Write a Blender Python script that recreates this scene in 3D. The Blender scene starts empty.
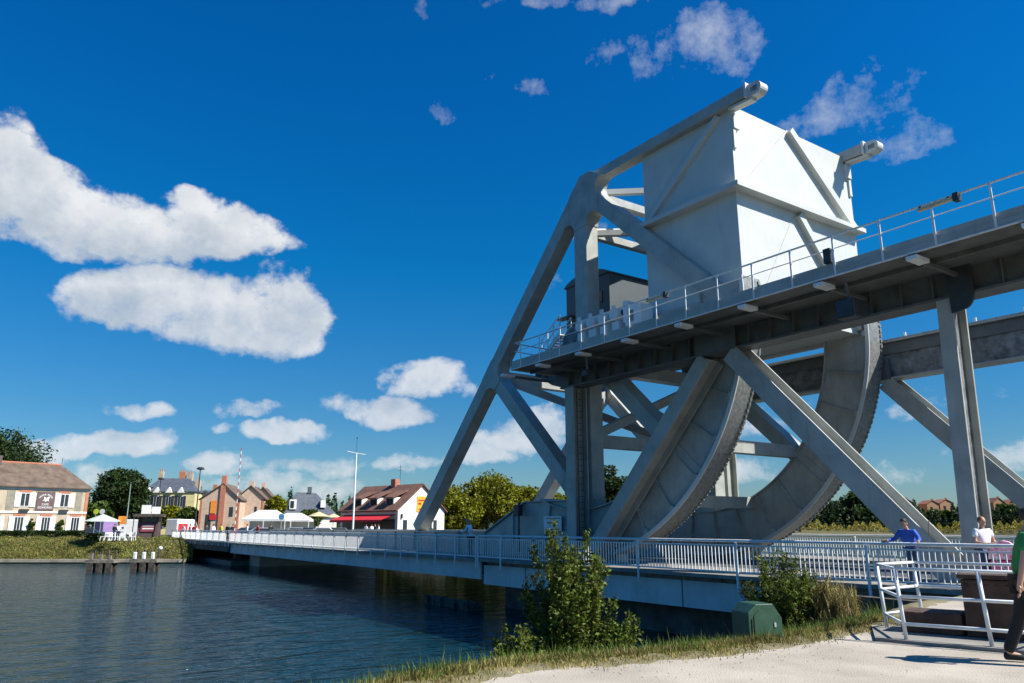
import bpy, math, random
import numpy as np
from mathutils import Vector, Matrix

# ------------------------------------------------------------------ camera, world, sun, exposure
S = bpy.context.scene
COL = S.collection
EYE = 1.6
AZ = math.radians(34.65)
PITCH = math.atan2(526 - 341.5, 754.0)
FPX = 754.0
cd = bpy.data.cameras.new("camera"); cam = bpy.data.objects.new("camera", cd); COL.objects.link(cam)
cd.sensor_width = 36; cd.lens = FPX / 1024 * 36; cd.clip_end = 9000; cd.clip_start = 0.05
cam.location = (0, 0, EYE)
cam.rotation_euler = (math.radians(90) + PITCH, 0, math.radians(90) - AZ)
S.camera = cam

def ray(px, py):
    r = px - 512; u = 341.5 - py
    fw = FPX * math.cos(PITCH) - u * math.sin(PITCH); up = FPX * math.sin(PITCH) + u * math.cos(PITCH)
    return Vector((r * math.sin(AZ) - fw * math.cos(AZ), r * math.cos(AZ) + fw * math.sin(AZ), up))
def onY(px, py, Y):
    d = ray(px, py); s = Y / d.y; return (d.x * s, d.z * s + EYE)
def onZ(px, py, z):
    d = ray(px, py); s = (z - EYE) / d.z; return (d.x * s, d.y * s)
def W(r, fw, z=0.0):            # right / forward metres seen from the viewpoint, to world
    return Vector((r * math.sin(AZ) - fw * math.cos(AZ), r * math.cos(AZ) + fw * math.sin(AZ), z))
def PD(px, D, z=0.0):           # a spot D metres ahead in the direction of column px
    return W((px - 512) / 776.0 * D, D, z)
def HZ(py, D):                  # height of a thing D metres ahead whose top shows at row py
    return (526 - py) / 776.0 * D + EYE

SUN_EL = math.radians(46.5)
sdir = Vector((math.cos(SUN_EL) * .82, math.cos(SUN_EL) * .572, math.sin(SUN_EL))).normalized()
sl = bpy.data.lights.new("sun", 'SUN'); so = bpy.data.objects.new("sun", sl); COL.objects.link(so)
sl.energy = 5.0; sl.angle = math.radians(0.53); sl.color = (1.0, .95, .87)
so.rotation_euler = sdir.to_track_quat('Z', 'Y').to_euler(); so.location = (30, 20, 60)

S.view_settings.view_transform = 'Standard'
S.view_settings.look = 'None'
S.view_settings.exposure = 0.8
S.view_settings.gamma = 1.0

world = bpy.data.worlds.new("World"); S.world = world; world.use_nodes = True
def build_world():
    nt = world.node_tree; N = nt.nodes; L = nt.links; N.clear()
    def math_(op, a, b=None, c=None, clamp=False):
        n = N.new('ShaderNodeMath'); n.operation = op; n.use_clamp = clamp
        for i, x in enumerate((a, b, c)):
            if x is None: continue
            if isinstance(x, (int, float)): n.inputs[i].default_value = x
            else: L.new(x, n.inputs[i])
        return n.outputs[0]
    out = N.new('ShaderNodeOutputWorld'); bg = N.new('ShaderNodeBackground'); bg.inputs[1].default_value = 0.05
    sky = N.new('ShaderNodeTexSky'); sky.sky_type = 'NISHITA'; sky.sun_disc = False
    sky.sun_elevation = SUN_EL; sky.sun_rotation = math.atan2(sdir.x, sdir.y)
    sky.air_density = 1.0; sky.dust_density = .35; sky.ozone_density = 2.2
    hs = N.new('ShaderNodeHueSaturation'); hs.inputs['Saturation'].default_value = 1.15; hs.inputs['Value'].default_value = 1.0
    L.new(sky.outputs[0], hs.inputs['Color'])
    tint = N.new('ShaderNodeMix'); tint.data_type = 'RGBA'; tint.blend_type = 'MULTIPLY'; tint.inputs[0].default_value = 1
    L.new(hs.outputs[0], tint.inputs[6])
    tc = N.new('ShaderNodeTexCoord')
    sep = N.new('ShaderNodeSeparateXYZ'); L.new(tc.outputs['Generated'], sep.inputs[0])
    u = math_('ARCTAN2', sep.outputs[0], sep.outputs[1]); v = math_('ARCSINE', sep.outputs[2])
    tv = math_('MULTIPLY', v, 1 / .55, clamp=True)
    tr_ = N.new('ShaderNodeValToRGB'); L.new(tv, tr_.inputs[0]); el = tr_.color_ramp.elements
    el[0].position = 0; el[0].color = (.60, .78, .98, 1); el[1].position = 1; el[1].color = (.02, .92, 1.58, 1)
    e_ = el.new(.25); e_.color = (.32, .80, 1.12, 1); e_ = el.new(.6); e_.color = (.04, .94, 1.42, 1)
    L.new(tr_.outputs[0], tint.inputs[7])
    comb = N.new('ShaderNodeCombineXYZ'); L.new(u, comb.inputs[0]); L.new(v, comb.inputs[1])
    def noise(scale, detail, rough, off=(0, 0, 0), sy=1.0):
        mp = N.new('ShaderNodeMapping'); mp.inputs['Location'].default_value = off; mp.inputs['Scale'].default_value = (1, sy, 1)
        L.new(comb.outputs[0], mp.inputs[0])
        n = N.new('ShaderNodeTexNoise'); n.inputs['Scale'].default_value = scale; n.inputs['Detail'].default_value = detail; n.inputs['Roughness'].default_value = rough
        L.new(mp.outputs[0], n.inputs['Vector']); return n.outputs[0]
    def uv(px, py):
        d = ray(px, py).normalized(); return math.atan2(d.x, d.y), math.asin(d.z)
    wu = math_('ADD', u, math_('MULTIPLY', math_('SUBTRACT', noise(9, 4, .55, (9, 3, 0)), .5), .09)); wv = math_('ADD', v, math_('MULTIPLY', math_('SUBTRACT', noise(9, 4, .55, (2, 8, 0)), .5), .075))
    def field(blobs, shift=0.0):
        tot = None
        for (px, py, rx, ry, w) in blobs:
            u0, v0 = uv(px, py); ua, va = uv(px + rx, py); ub, vb = uv(px, py - ry)
            a = math.hypot(ua - u0, va - v0); b = math.hypot(ub - u0, vb - v0)
            du = math_('MULTIPLY', math_('SUBTRACT', wu, u0), 1 / a); dv = math_('MULTIPLY', math_('SUBTRACT', wv, v0 - shift), 1 / b)
            dv = math_('MULTIPLY', dv, math_('ADD', 1.0, math_('MULTIPLY', math_('LESS_THAN', dv, 0.0), .45)))
            d = math_('ADD', math_('MULTIPLY', du, du), math_('MULTIPLY', dv, dv))
            m = math_('MULTIPLY', math_('SUBTRACT', 1.0, d), w)
            tot = m if tot is None else math_('MAXIMUM', tot, m)
        return tot
    solid = [(30, 200, 85, 48, 1), (-10, 190, 60, 80, .9), (110, 230, 115, 50, 1), (215, 236, 90, 40, 1), (190, 200, 32, 18, .75), (265, 236, 32, 22, .7),
             (135, 305, 84, 46, 1), (225, 322, 105, 52, 1), (285, 312, 48, 50, .95), (90, 300, 36, 26, .8), (300, 345, 30, 28, .7),
             (292, 434, 48, 16, 1), (430, 383, 48, 24, .85), (405, 412, 45, 20, .75), (135, 412, 46, 15, .5), (222, 430, 20, 10, .4),
             (85, 447, 55, 14, .75), (135, 447, 60, 18, .75), (35, 455, 35, 18, .8), (215, 462, 45, 18, .7), (545, 425, 40, 20, .55), (520, 440, 60, 22, .5), (340, 405, 40, 12, .35), (60, 480, 120, 18, .45), (270, 485, 130, 18, .45),
             (330, 465, 60, 16, .5), (410, 470, 45, 14, .6), (480, 460, 50, 18, .5), (250, 410, 60, 10, .3), (760, 425, 60, 22, .35), (740, 480, 60, 22, .4), (940, 400, 80, 16, .25), (1000, 460, 110, 20, .3), (850, 470, 90, 14, .3)]
    wisp = [(700, 48, 90, 48, .95), (620, 45, 60, 24, .6), (860, 110, 85, 46, .85), (900, 140, 50, 40, .6), (580, 2, 110, 14, .9), (450, 100, 22, 26, .6), (537, 95, 18, 14, .45), (422, 12, 16, 24, .5), (490, 80, 14, 10, .3), (570, 240, 60, 30, .25), (560, 270, 50, 20, .2)]
    n1 = noise(9, 8, .62, (3.1, .7, 0), 1.25); n1b = noise(9, 8, .62, (3.1 - .012, .7 - .028, 0), 1.25)
    n2 = noise(14, 7, .66, (7.7, 2.2, 0), 1.1)
    fS = field(solid); fW = field(wisp)
    def dens(f, n, amp, gain, off):
        x = math_('ADD', math_('MULTIPLY', math_('SUBTRACT', n, .5), amp), math_('SUBTRACT', f, off))
        return math_('MULTIPLY', x, gain, clamp=True)
    dS = dens(fS, n1, 3.0, 1.9, .06); dUp = dens(field(solid[:16], .03), n1b, 2.4, .9, .15)
    dW = math_('MULTIPLY', dens(fW, n2, 4.2, .7, .35), .6)
        # opacity
    dS = math_('MULTIPLY', math_('ADD', dS, math_('MULTIPLY', math_('SUBTRACT', noise(34, 6, .7, (4, 4, 0)), .56), .9)), math_('MULTIPLY', dS, 2.2, clamp=True), clamp=True)
    aS = math_('MULTIPLY', math_('SMOOTH_MIN', dS, 1.0, .2), math_('ADD', .70, math_('MULTIPLY', v, 1.0, clamp=True)))
    aS = math_('MINIMUM', aS, .97)
    alpha = math_('MAXIMUM', aS, dW)
    # shade: thick parts away from the sun side are greyer
    sh = math_('SUBTRACT', 1.04, math_('MULTIPLY', dUp, .42))
    sh = math_('SUBTRACT', sh, math_('MULTIPLY', math_('SUBTRACT', noise(15, 6, .6, (1, 5, 0)), .45), 1.0))
    sh = math_('MINIMUM', math_('MAXIMUM', sh, .62), 1.12)
    cr = N.new('ShaderNodeMix'); cr.data_type = 'RGBA'; L.new(math_('MULTIPLY', math_('SUBTRACT', sh, .62), 2.0, clamp=True), cr.inputs[0])
    cr.inputs[6].default_value = (5.9, 6.7, 7.6, 1); cr.inputs[7].default_value = (9.8, 10.0, 10.3, 1)
    mix = N.new('ShaderNodeMix'); mix.data_type = 'RGBA'; L.new(alpha, mix.inputs[0]); L.new(tint.outputs[2], mix.inputs[6]); L.new(cr.outputs[2], mix.inputs[7])
    L.new(mix.outputs[2], bg.inputs[0]); L.new(bg.outputs[0], out.inputs[0])
build_world()

# ------------------------------------------------------------------ materials
MATS = {}
def mat(name, col, rough=.6, metal=0.0, var=.12, scale=3.0, bump=0.0, bscale=None, spec=.5, col2=None, mixw=None, island=0.0, trans=0.0, detail=6, streak=0.0, coat=0):
    if name in MATS: return MATS[name]
    m = bpy.data.materials.new(name); m.use_nodes = True; MATS[name] = m
    nt = m.node_tree; N = nt.nodes; L = nt.links
    b = N['Principled BSDF']; b.inputs['Roughness'].default_value = rough; b.inputs['Metallic'].default_value = metal
    b.inputs['Specular IOR Level'].default_value = spec
    tc = N.new('ShaderNodeTexCoord')
    n = N.new('ShaderNodeTexNoise'); n.inputs['Scale'].default_value = scale; n.inputs['Detail'].default_value = detail; n.inputs['Roughness'].default_value = .6
    L.new(tc.outputs['Object'], n.inputs['Vector'])
    ramp = N.new('ShaderNodeMapRange'); ramp.inputs['From Min'].default_value = .32; ramp.inputs['From Max'].default_value = .68
    L.new(n.outputs[0], ramp.inputs[0])
    mix = N.new('ShaderNodeMix'); mix.data_type = 'RGBA'
    c2 = col2 if col2 else tuple(max(0, c * (1 - var * 2.2)) for c in col)
    mix.inputs[6].default_value = (*c2, 1); mix.inputs[7].default_value = (*(col if col2 else tuple(min(1, c * (1 + var * .6)) for c in col)), 1)
    L.new(ramp.outputs[0], mix.inputs[0]); cur = mix.outputs[2]
    if streak > 0:      # rain and rust streaks running down
        mp = N.new('ShaderNodeMapping'); mp.inputs['Scale'].default_value = (2.2, 2.2, .16); L.new(tc.outputs['Object'], mp.inputs[0])
        ns = N.new('ShaderNodeTexNoise'); ns.inputs['Scale'].default_value = 2.4; ns.inputs['Detail'].default_value = 7; ns.inputs['Roughness'].default_value = .7; L.new(mp.outputs[0], ns.inputs['Vector'])
        mr = N.new('ShaderNodeMapRange'); mr.inputs['From Min'].default_value = .52; mr.inputs['From Max'].default_value = .8; mr.inputs['To Max'].default_value = streak; L.new(ns.outputs[0], mr.inputs[0])
        m2 = N.new('ShaderNodeMix'); m2.data_type = 'RGBA'; L.new(mr.outputs[0], m2.inputs[0]); L.new(cur, m2.inputs[6]); m2.inputs[7].default_value = (col[0] * .45, col[1] * .38, col[2] * .3, 1); cur = m2.outputs[2]
    if island > 0:
        g = N.new('ShaderNodeNewGeometry'); h = N.new('ShaderNodeHueSaturation')
        mr = N.new('ShaderNodeMapRange'); mr.inputs['To Min'].default_value = 1 - island; mr.inputs['To Max'].default_value = 1 + island
        L.new(g.outputs['Random Per Island'], mr.inputs[0]); L.new(mr.outputs[0], h.inputs['Value'])
        mh = N.new('ShaderNodeMapRange'); mh.inputs['To Min'].default_value = .48; mh.inputs['To Max'].default_value = .525
        L.new(g.outputs['Random Per Island'], mh.inputs[0]); L.new(mh.outputs[0], h.inputs['Hue'])
        L.new(cur, h.inputs['Color']); cur = h.outputs[0]
    L.new(cur, b.inputs['Base Color'])
    if bump > 0:
        nb = N.new('ShaderNodeTexNoise'); nb.inputs['Scale'].default_value = bscale or scale * 6; nb.inputs['Detail'].default_value = 5
        L.new(tc.outputs['Object'], nb.inputs['Vector'])
        bp = N.new('ShaderNodeBump'); bp.inputs['Strength'].default_value = bump; bp.inputs['Distance'].default_value = .02
        L.new(nb.outputs[0], bp.inputs['Height']); L.new(bp.outputs[0], b.inputs['Normal'])
    if trans > 0:
        t = N.new('ShaderNodeBsdfTranslucent'); L.new(cur, t.inputs[0]); ms = N.new('ShaderNodeMixShader'); ms.inputs[0].default_value = trans
        L.new(b.outputs[0], ms.inputs[1]); L.new(t.outputs[0], ms.inputs[2]); L.new(ms.outputs[0], N['Material Output'].inputs[0])
    return m
PAINT = mat('bridge_paint', (.385, .40, .37), .45, var=.12, scale=1.1, streak=.5, bump=.08, bscale=3)
PWHITE = mat('pale_paint', (.56, .58, .55), .45, var=.05, scale=.7, streak=.22, bump=.10, bscale=1.2)
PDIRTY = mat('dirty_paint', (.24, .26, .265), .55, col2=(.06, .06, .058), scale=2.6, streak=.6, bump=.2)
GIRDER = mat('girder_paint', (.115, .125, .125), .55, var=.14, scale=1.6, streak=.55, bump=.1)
TREAD = mat('worn_steel', (.30, .31, .295), .5, col2=(.15, .15, .14), scale=7, bump=.25, bscale=30, metal=.3)
LUG = mat('rusty_tread', (.24, .22, .20), .7, col2=(.07, .06, .05), scale=7, bump=.5, metal=.2)
RAILW = mat('rail_white', (.74, .77, .77), .4, var=.08, scale=6, streak=.2)
GALV = mat('galvanised', (.50, .54, .56), .4, metal=.4, var=.08, scale=8)
DARK = mat('dark_steel', (.035, .04, .045), .5, var=.2)
WHITE = mat('white_paint', (.80, .80, .78), .4, var=.05)
GLASS = mat('window_glass', (.03, .04, .05), .08, var=.1)
CONC = mat('concrete', (.25, .24, .215), .85, var=.18, scale=1.3, bump=.3, streak=.5)
CONCP = mat('pier_paint', (.55, .60, .61), .6, var=.1, scale=.8, streak=.4)
CONCD = mat('shaded_concrete', (.11, .11, .10), .85, var=.3, scale=1.2, bump=.3, streak=.5)  # concrete darkened in colour for the shade below the spans
ROADM = mat('asphalt', (.07, .07, .072), .85, var=.2, scale=6, bump=.3)
TIMBER = mat('old_timber', (.09, .075, .06), .9, var=.4, scale=4, bump=.4)
TIMBERL = mat('pale_timber', (.25, .22, .17), .9, var=.3, scale=4, bump=.4)
HOUSEP = mat('shaded_house_paint', (.065, .085, .10), .5, var=.06, scale=1.2, streak=.2)  # cabin colour darkened to stand in for the counterweight's shade

# ------------------------------------------------------------------ mesh helper
class MB:
    def __init__(s): s.v = []; s.f = []
    def add(s, vs, fs):
        o = len(s.v); s.v += [tuple(p) for p in vs]; s.f += [tuple(i + o for i in f) for f in fs]; return s
    def box(s, x0, x1, y0, y1, z0, z1):
        x0, x1 = sorted((x0, x1)); y0, y1 = sorted((y0, y1)); z0, z1 = sorted((z0, z1))
        return s.add([(x0, y0, z0), (x1, y0, z0), (x1, y1, z0), (x0, y1, z0), (x0, y0, z1), (x1, y0, z1), (x1, y1, z1), (x0, y1, z1)],
                     [(0, 3, 2, 1), (4, 5, 6, 7), (0, 1, 5, 4), (1, 2, 6, 5), (2, 3, 7, 6), (3, 0, 4, 7)])
    def obox(s, c, a, b, d):        # centre and three half-axis vectors
        c, a, b, d = map(Vector, (c, a, b, d)); vs = []
        for z in (-1, 1):
            for (x, y) in ((-1, -1), (1, -1), (1, 1), (-1, 1)): vs.append(c + a * x + b * y + d * z)
        return s.add(vs, [(0, 3, 2, 1), (4, 5, 6, 7), (0, 1, 5, 4), (1, 2, 6, 5), (2, 3, 7, 6), (3, 0, 4, 7)])
    def beam(s, p0, p1, w, h, side=(0, 1, 0)):   # w along side, h across
        p0, p1 = Vector(p0), Vector(p1); d = (p1 - p0); L = d.length; d.normalize(); sd = Vector(side); sd = (sd - d * sd.dot(d)).normalized(); n = d.cross(sd)
        return s.obox((p0 + p1) / 2, d * L / 2, sd * w / 2, n * h / 2)
    def hbeam(s, p0, p1, flw, dep, t=.06, side=(0, 1, 0)):   # H section: flanges face 'side'
        p0, p1 = Vector(p0), Vector(p1); d = (p1 - p0); L = d.length; d.normalize(); sd = Vector(side); sd = (sd - d * sd.dot(d)).normalized(); n = d.cross(sd); c = (p0 + p1) / 2
        for k in (-1, 1): s.obox(c + sd * k * (dep / 2 - t / 2), d * L / 2, sd * t / 2, n * flw / 2)
        s.obox(c, d * (L / 2 - .003), sd * (dep / 2 - t), n * t / 2); return s
    def prism(s, poly, y0, y1):     # polygon in XZ run along Y
        n = len(poly); vs = [(p[0], y0, p[1]) for p in poly] + [(p[0], y1, p[1]) for p in poly]
        return s.add(vs, [tuple(range(n)), tuple(range(2 * n - 1, n - 1, -1))] + [(i, i + n, (i + 1) % n + n, (i + 1) % n) for i in range(n)])
    def slab(s, poly, z0, z1):
        n = len(poly); vs = [(p[0], p[1], z0) for p in poly] + [(p[0], p[1], z1) for p in poly]
        return s.add(vs, [tuple(range(n - 1, -1, -1)), tuple(range(n, 2 * n))] + [(i, (i + 1) % n, (i + 1) % n + n, i + n) for i in range(n)])
    def tube(s, pts, r, n=8, r1=None, caps=True):
        pts = [Vector(p) for p in pts]; m = len(pts); vs = []
        for i, p in enumerate(pts):
            d = (pts[min(i + 1, m - 1)] - pts[max(i - 1, 0)]).normalized()
            a = d.orthogonal().normalized() if i == 0 else (a - d * a.dot(d)).normalized()
            b = d.cross(a); rr = r if r1 is None else r + (r1 - r) * i / (m - 1)
            for k in range(n):
                t = 2 * math.pi * k / n; vs.append(p + a * math.cos(t) * rr + b * math.sin(t) * rr)
        fs = [(i * n + k, i * n + (k + 1) % n, (i + 1) * n + (k + 1) % n, (i + 1) * n + k) for i in range(m - 1) for k in range(n)]
        if caps: fs += [tuple(range(n - 1, -1, -1)), tuple(range((m - 1) * n, m * n))]
        return s.add(vs, fs)
    def lathe(s, prof, c, n=16, axis='z', sx=1, sy=1):      # prof: (radius, height)
        vs = []; c = Vector(c)
        for (r, h) in prof:
            for k in range(n):
                t = 2 * math.pi * k / n; p = (math.cos(t) * r * sx, math.sin(t) * r * sy, h)
                if axis == 'x': p = (p[2], p[0], p[1])
                if axis == 'y': p = (p[0], p[2], p[1])
                vs.append(c + Vector(p))
        m = len(prof)
        return s.add(vs, [(i * n + k, i * n + (k + 1) % n, (i + 1) * n + (k + 1) % n, (i + 1) * n + k) for i in range(m - 1) for k in range(n)] + [tuple(range(n - 1, -1, -1)), tuple(range((m - 1) * n, m * n))])
    def ball(s, c, rx, ry, rz, n=12, m=8):
        prof = [(math.sin(math.pi * i / m), -math.cos(math.pi * i / m)) for i in range(1, m)]
        vs = [(c[0] + r * math.cos(2 * math.pi * k / n) * rx, c[1] + r * math.sin(2 * math.pi * k / n) * ry, c[2] + h * rz) for (r, h) in prof for k in range(n)]
        q = len(prof)
        fs = [(i * n + k, i * n + (k + 1) % n, (i + 1) * n + (k + 1) % n, (i + 1) * n + k) for i in range(q - 1) for k in range(n)]
        vs += [(c[0], c[1], c[2] - rz), (c[0], c[1], c[2] + rz)]
        fs += [((k + 1) % n, k, q * n) for k in range(n)] + [((q - 1) * n + k, (q - 1) * n + (k + 1) % n, q * n + 1) for k in range(n)]
        return s.add(vs, fs)
    def xf(s, M):
        s.v = [tuple(M @ Vector(p)) for p in s.v]; return s
    def build(s, name, m, parent=None, smooth=False, bevel=0):
        me = bpy.data.meshes.new(name); 
        off = Vector((0, 0, 0))
        me.from_pydata(s.v, [], s.f); me.validate(); me.update()
        if m: me.materials.append(m)
        if smooth: me.polygons.foreach_set('use_smooth', [True] * len(me.polygons))
        o = bpy.data.objects.new(name, me); COL.objects.link(o)
        if parent: o.parent = parent
        if bevel:
            b = o.modifiers.new('bevel', 'BEVEL'); b.width = bevel; b.segments = 2; b.limit_method = 'ANGLE'; b.harden_normals = False
        return o
def np_mesh(name, V, F, m, parent=None):
    me = bpy.data.meshes.new(name); V = np.asarray(V, dtype=np.float32); F = np.asarray(F, dtype=np.int32); k = F.shape[1]
    me.vertices.add(len(V)); me.vertices.foreach_set('co', V.ravel()); me.loops.add(F.size); me.loops.foreach_set('vertex_index', F.ravel())
    me.polygons.add(len(F)); me.polygons.foreach_set('loop_start', np.arange(0, F.size, k, dtype=np.int32)); me.polygons.foreach_set('loop_total', np.full(len(F), k, dtype=np.int32))
    me.update(calc_edges=True); me.materials.append(m); o = bpy.data.objects.new(name, me); COL.objects.link(o)
    if parent: o.parent = parent
    return o
def tag(o, label=None, cat=None, group=None, kind=None):
    if label: o['label'] = label
    if cat: o['category'] = cat
    if group: o['group'] = group
    if kind: o['kind'] = kind
    return o
def empty(name, loc=(0, 0, 0), rz=0.0, label=None, cat=None, group=None):
    o = bpy.data.objects.new(name, None); COL.objects.link(o); o.location = loc; o.rotation_euler = (0, 0, rz); o.empty_display_size = .3
    return tag(o, label, cat, group)
def copy_tree(o, parent=None):
    c = o.copy(); COL.objects.link(c); c.parent = parent
    for ch in o.children: copy_tree(ch, c)
    return c
def text_mesh(name, txt, size, M, m, parent, depth=.01, align='CENTER'):
    cu = bpy.data.curves.new(name, 'FONT'); cu.body = txt; cu.size = size; cu.extrude = depth; cu.align_x = align; cu.align_y = 'CENTER'; cu.space_line = .95
    to = bpy.data.objects.new('tmp', cu); COL.objects.link(to); bpy.context.view_layer.update()
    me = bpy.data.meshes.new_from_object(to.evaluated_get(bpy.context.evaluated_depsgraph_get())); bpy.data.objects.remove(to); bpy.data.curves.remove(cu)
    me.transform(M); me.materials.clear(); me.materials.append(m); me.name = name
    o = bpy.data.objects.new(name, me); COL.objects.link(o); o.parent = parent; return o

# ------------------------------------------------------------------ ground, water
WATER_Z = -2.4
def water_mat():
    m = bpy.data.materials.new('water'); m.use_nodes = True; nt = m.node_tree; N = nt.nodes; L = nt.links; b = N['Principled BSDF']
    b.inputs['Base Color'].default_value = (.004, .024, .032, 1); b.inputs['Roughness'].default_value = .07; b.inputs['IOR'].default_value = 1.33
    tc = N.new('ShaderNodeTexCoord'); mp = N.new('ShaderNodeMapping'); mp.inputs['Rotation'].default_value = (0, 0, math.radians(62)); mp.inputs['Scale'].default_value = (1, .42, 1)
    L.new(tc.outputs['Object'], mp.inputs[0])
    def ns(sc, det, dist=0):
        n = N.new('ShaderNodeTexNoise'); n.inputs['Scale'].default_value = sc; n.inputs['Detail'].default_value = det; n.inputs['Distortion'].default_value = dist
        L.new(mp.outputs[0], n.inputs['Vector']); return n.outputs[0]
    b1 = N.new('ShaderNodeBump'); b1.inputs['Strength'].default_value = 1.0; b1.inputs['Distance'].default_value = .34; L.new(ns(1.1, 3, .6), b1.inputs['Height'])
    b2 = N.new('ShaderNodeBump'); b2.inputs['Strength'].default_value = 1.0; b2.inputs['Distance'].default_value = .10; L.new(ns(4.2, 4, .4), b2.inputs['Height']); L.new(b1.outputs[0], b2.inputs['Normal'])
    L.new(b2.outputs[0], b.inputs['Normal']); return m
mb = MB(); mb.add([(-2500, -2500, WATER_Z), (2500, -2500, WATER_Z), (2500, 3500, WATER_Z), (-2500, 3500, WATER_Z)], [(0, 1, 2, 3)])
tag(mb.build('water', water_mat()), kind='structure')

GRASSG = mat('bank_ground', (.055, .07, .02), .95, col2=(.11, .085, .035), scale=.35, bump=.4)
GRAVEL = mat('pale_gravel', (.43, .385, .32), .95, col2=(.30, .265, .215), scale=.9, bump=.7, bscale=45, detail=12)
# far land: bank line of the west side, from far left round to far right
bank = [W(-900, 60), W(-300, 84), W(-120, 85), W(-57, 86), W(-36, 86), Vector((-97, 22, 0)), Vector((-92, 40, 0)), Vector((-90, 62, 0)), W(14, 120), W(30, 200), W(70, 335), W(200, 345), W(420, 350), W(900, 360), W(2500, 380)]
def strip_land(line, out_far, name, m, prof):
    # prof: list of (inland offset, z); line ordered so that land is to its left
    V = []; F = []; n = len(line)
    for i, p in enumerate(line):
        a = line[max(i - 1, 0)]; b = line[min(i + 1, n - 1)]; d = (b - a); d.z = 0; d.normalize(); nl = Vector((-d.y, d.x, 0))
        for (o, z) in prof: V.append((p.x + nl.x * o, p.y + nl.y * o, z))
        q = out_far(p, nl); V.append((q.x, q.y, prof[-1][1]))
    k = len(prof) + 1
    for i in range(n - 1):
        for j in range(k - 1): F.append((i * k + j, (i + 1) * k + j, (i + 1) * k + j + 1, i * k + j + 1))
    me = MB(); me.add(V, F); return tag(me.build(name, m), kind='structure')
def far_pt(p, nl):
    c = Vector((0, 0, 0)); d = (p - c); d.z = 0; return d.normalized() * 6000
strip_land(bank, far_pt, 'ground', GRASSG, [(0, -4), (.02, -2.12), (.7, -2.1), (.72, -2.15), (4, -1.2), (8, -.02), (9, 0)])
kerb = MB()
for i in range(2, 5):
    a, b = bank[i], bank[i + 1]; d = (b - a).normalized(); nl = Vector((-d.y, d.x, 0)); c = (a + b) / 2 + nl * .25; c.z = -2.1
    kerb.obox(c, d * (b - a).length / 2, nl * .28, Vector((0, 0, .16)))
tag(kerb.build('bank_kerb', mat('pale_kerb', (.42, .37, .27), .9, var=.2, scale=1)), kind='structure')
# near land
near = MB()
EDGE = [(-5.0, -80), (-5.4, -6), (-6.4, 1.0), (-7.2, 2.7), (-7.75, 3.9), (-8.0, 5.5), (-7.7, 6.5), (-7.42, 8.1), (-7.45, 9.5), (-7.6, 11.6), (-7.9, 13.4), (-8.6, 15.0), (-9.3, 17.0), (-9.6, 20.2)]
def edge_strip():
    V = []; F = []; rnd = random.Random(5); P = []
    for i in range(len(EDGE) - 1):
        k = 10 if i >= 3 else 2
        for j in range(k):
            t = j / k; P.append((EDGE[i][0] * (1 - t) + EDGE[i + 1][0] * t, EDGE[i][1] * (1 - t) + EDGE[i + 1][1] * t))
    P.append(EDGE[-1])
    prof = [(13, 0), (.55, 0), (.25, .02), (0, -.03), (-.5, -.28), (-1.1, -.85), (-1.8, -1.7), (-2.6, -2.7)]
    for (x, y) in P:
        j = rnd.uniform(-.09, .09) if y > 0 else 0
        for (o, z) in prof: V.append((x + o + (j if o < 5 else 0), y, z + (rnd.uniform(-.02, .02) if o < .5 else 0)))
    k = len(prof)
    for i in range(len(P) - 1):
        for q in range(k - 1): F.append((i * k + q, (i + 1) * k + q, (i + 1) * k + q + 1, i * k + q + 1))
    return V, F, P
V, F, EP = edge_strip(); k = 8
Fp = [f for i, f in enumerate(F) if i % (k - 1) == 0]; Fb = [f for i, f in enumerate(F) if i % (k - 1) != 0]
lw = MB(); lw.add([(4.5, -80, -.004), (70, -80, -.004), (70, 20.3, -.004), (3, 20.3, -.004)], [(0, 1, 2, 3)]); tag(lw.build('unseen_lawn', GRASSG), kind='structure')  # dark grass out of view, added to cut light bounced off gravel
m1 = MB(); m1.add(V, Fp); tag(m1.build('pavement', GRAVEL), kind='structure')
m2 = MB(); m2.add(V, Fb); tag(m2.build('riverbank', mat('dry_soil', (.24, .20, .12), .95, col2=(.10, .10, .04), scale=1.2, bump=.5), smooth=True), kind='structure')

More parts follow.
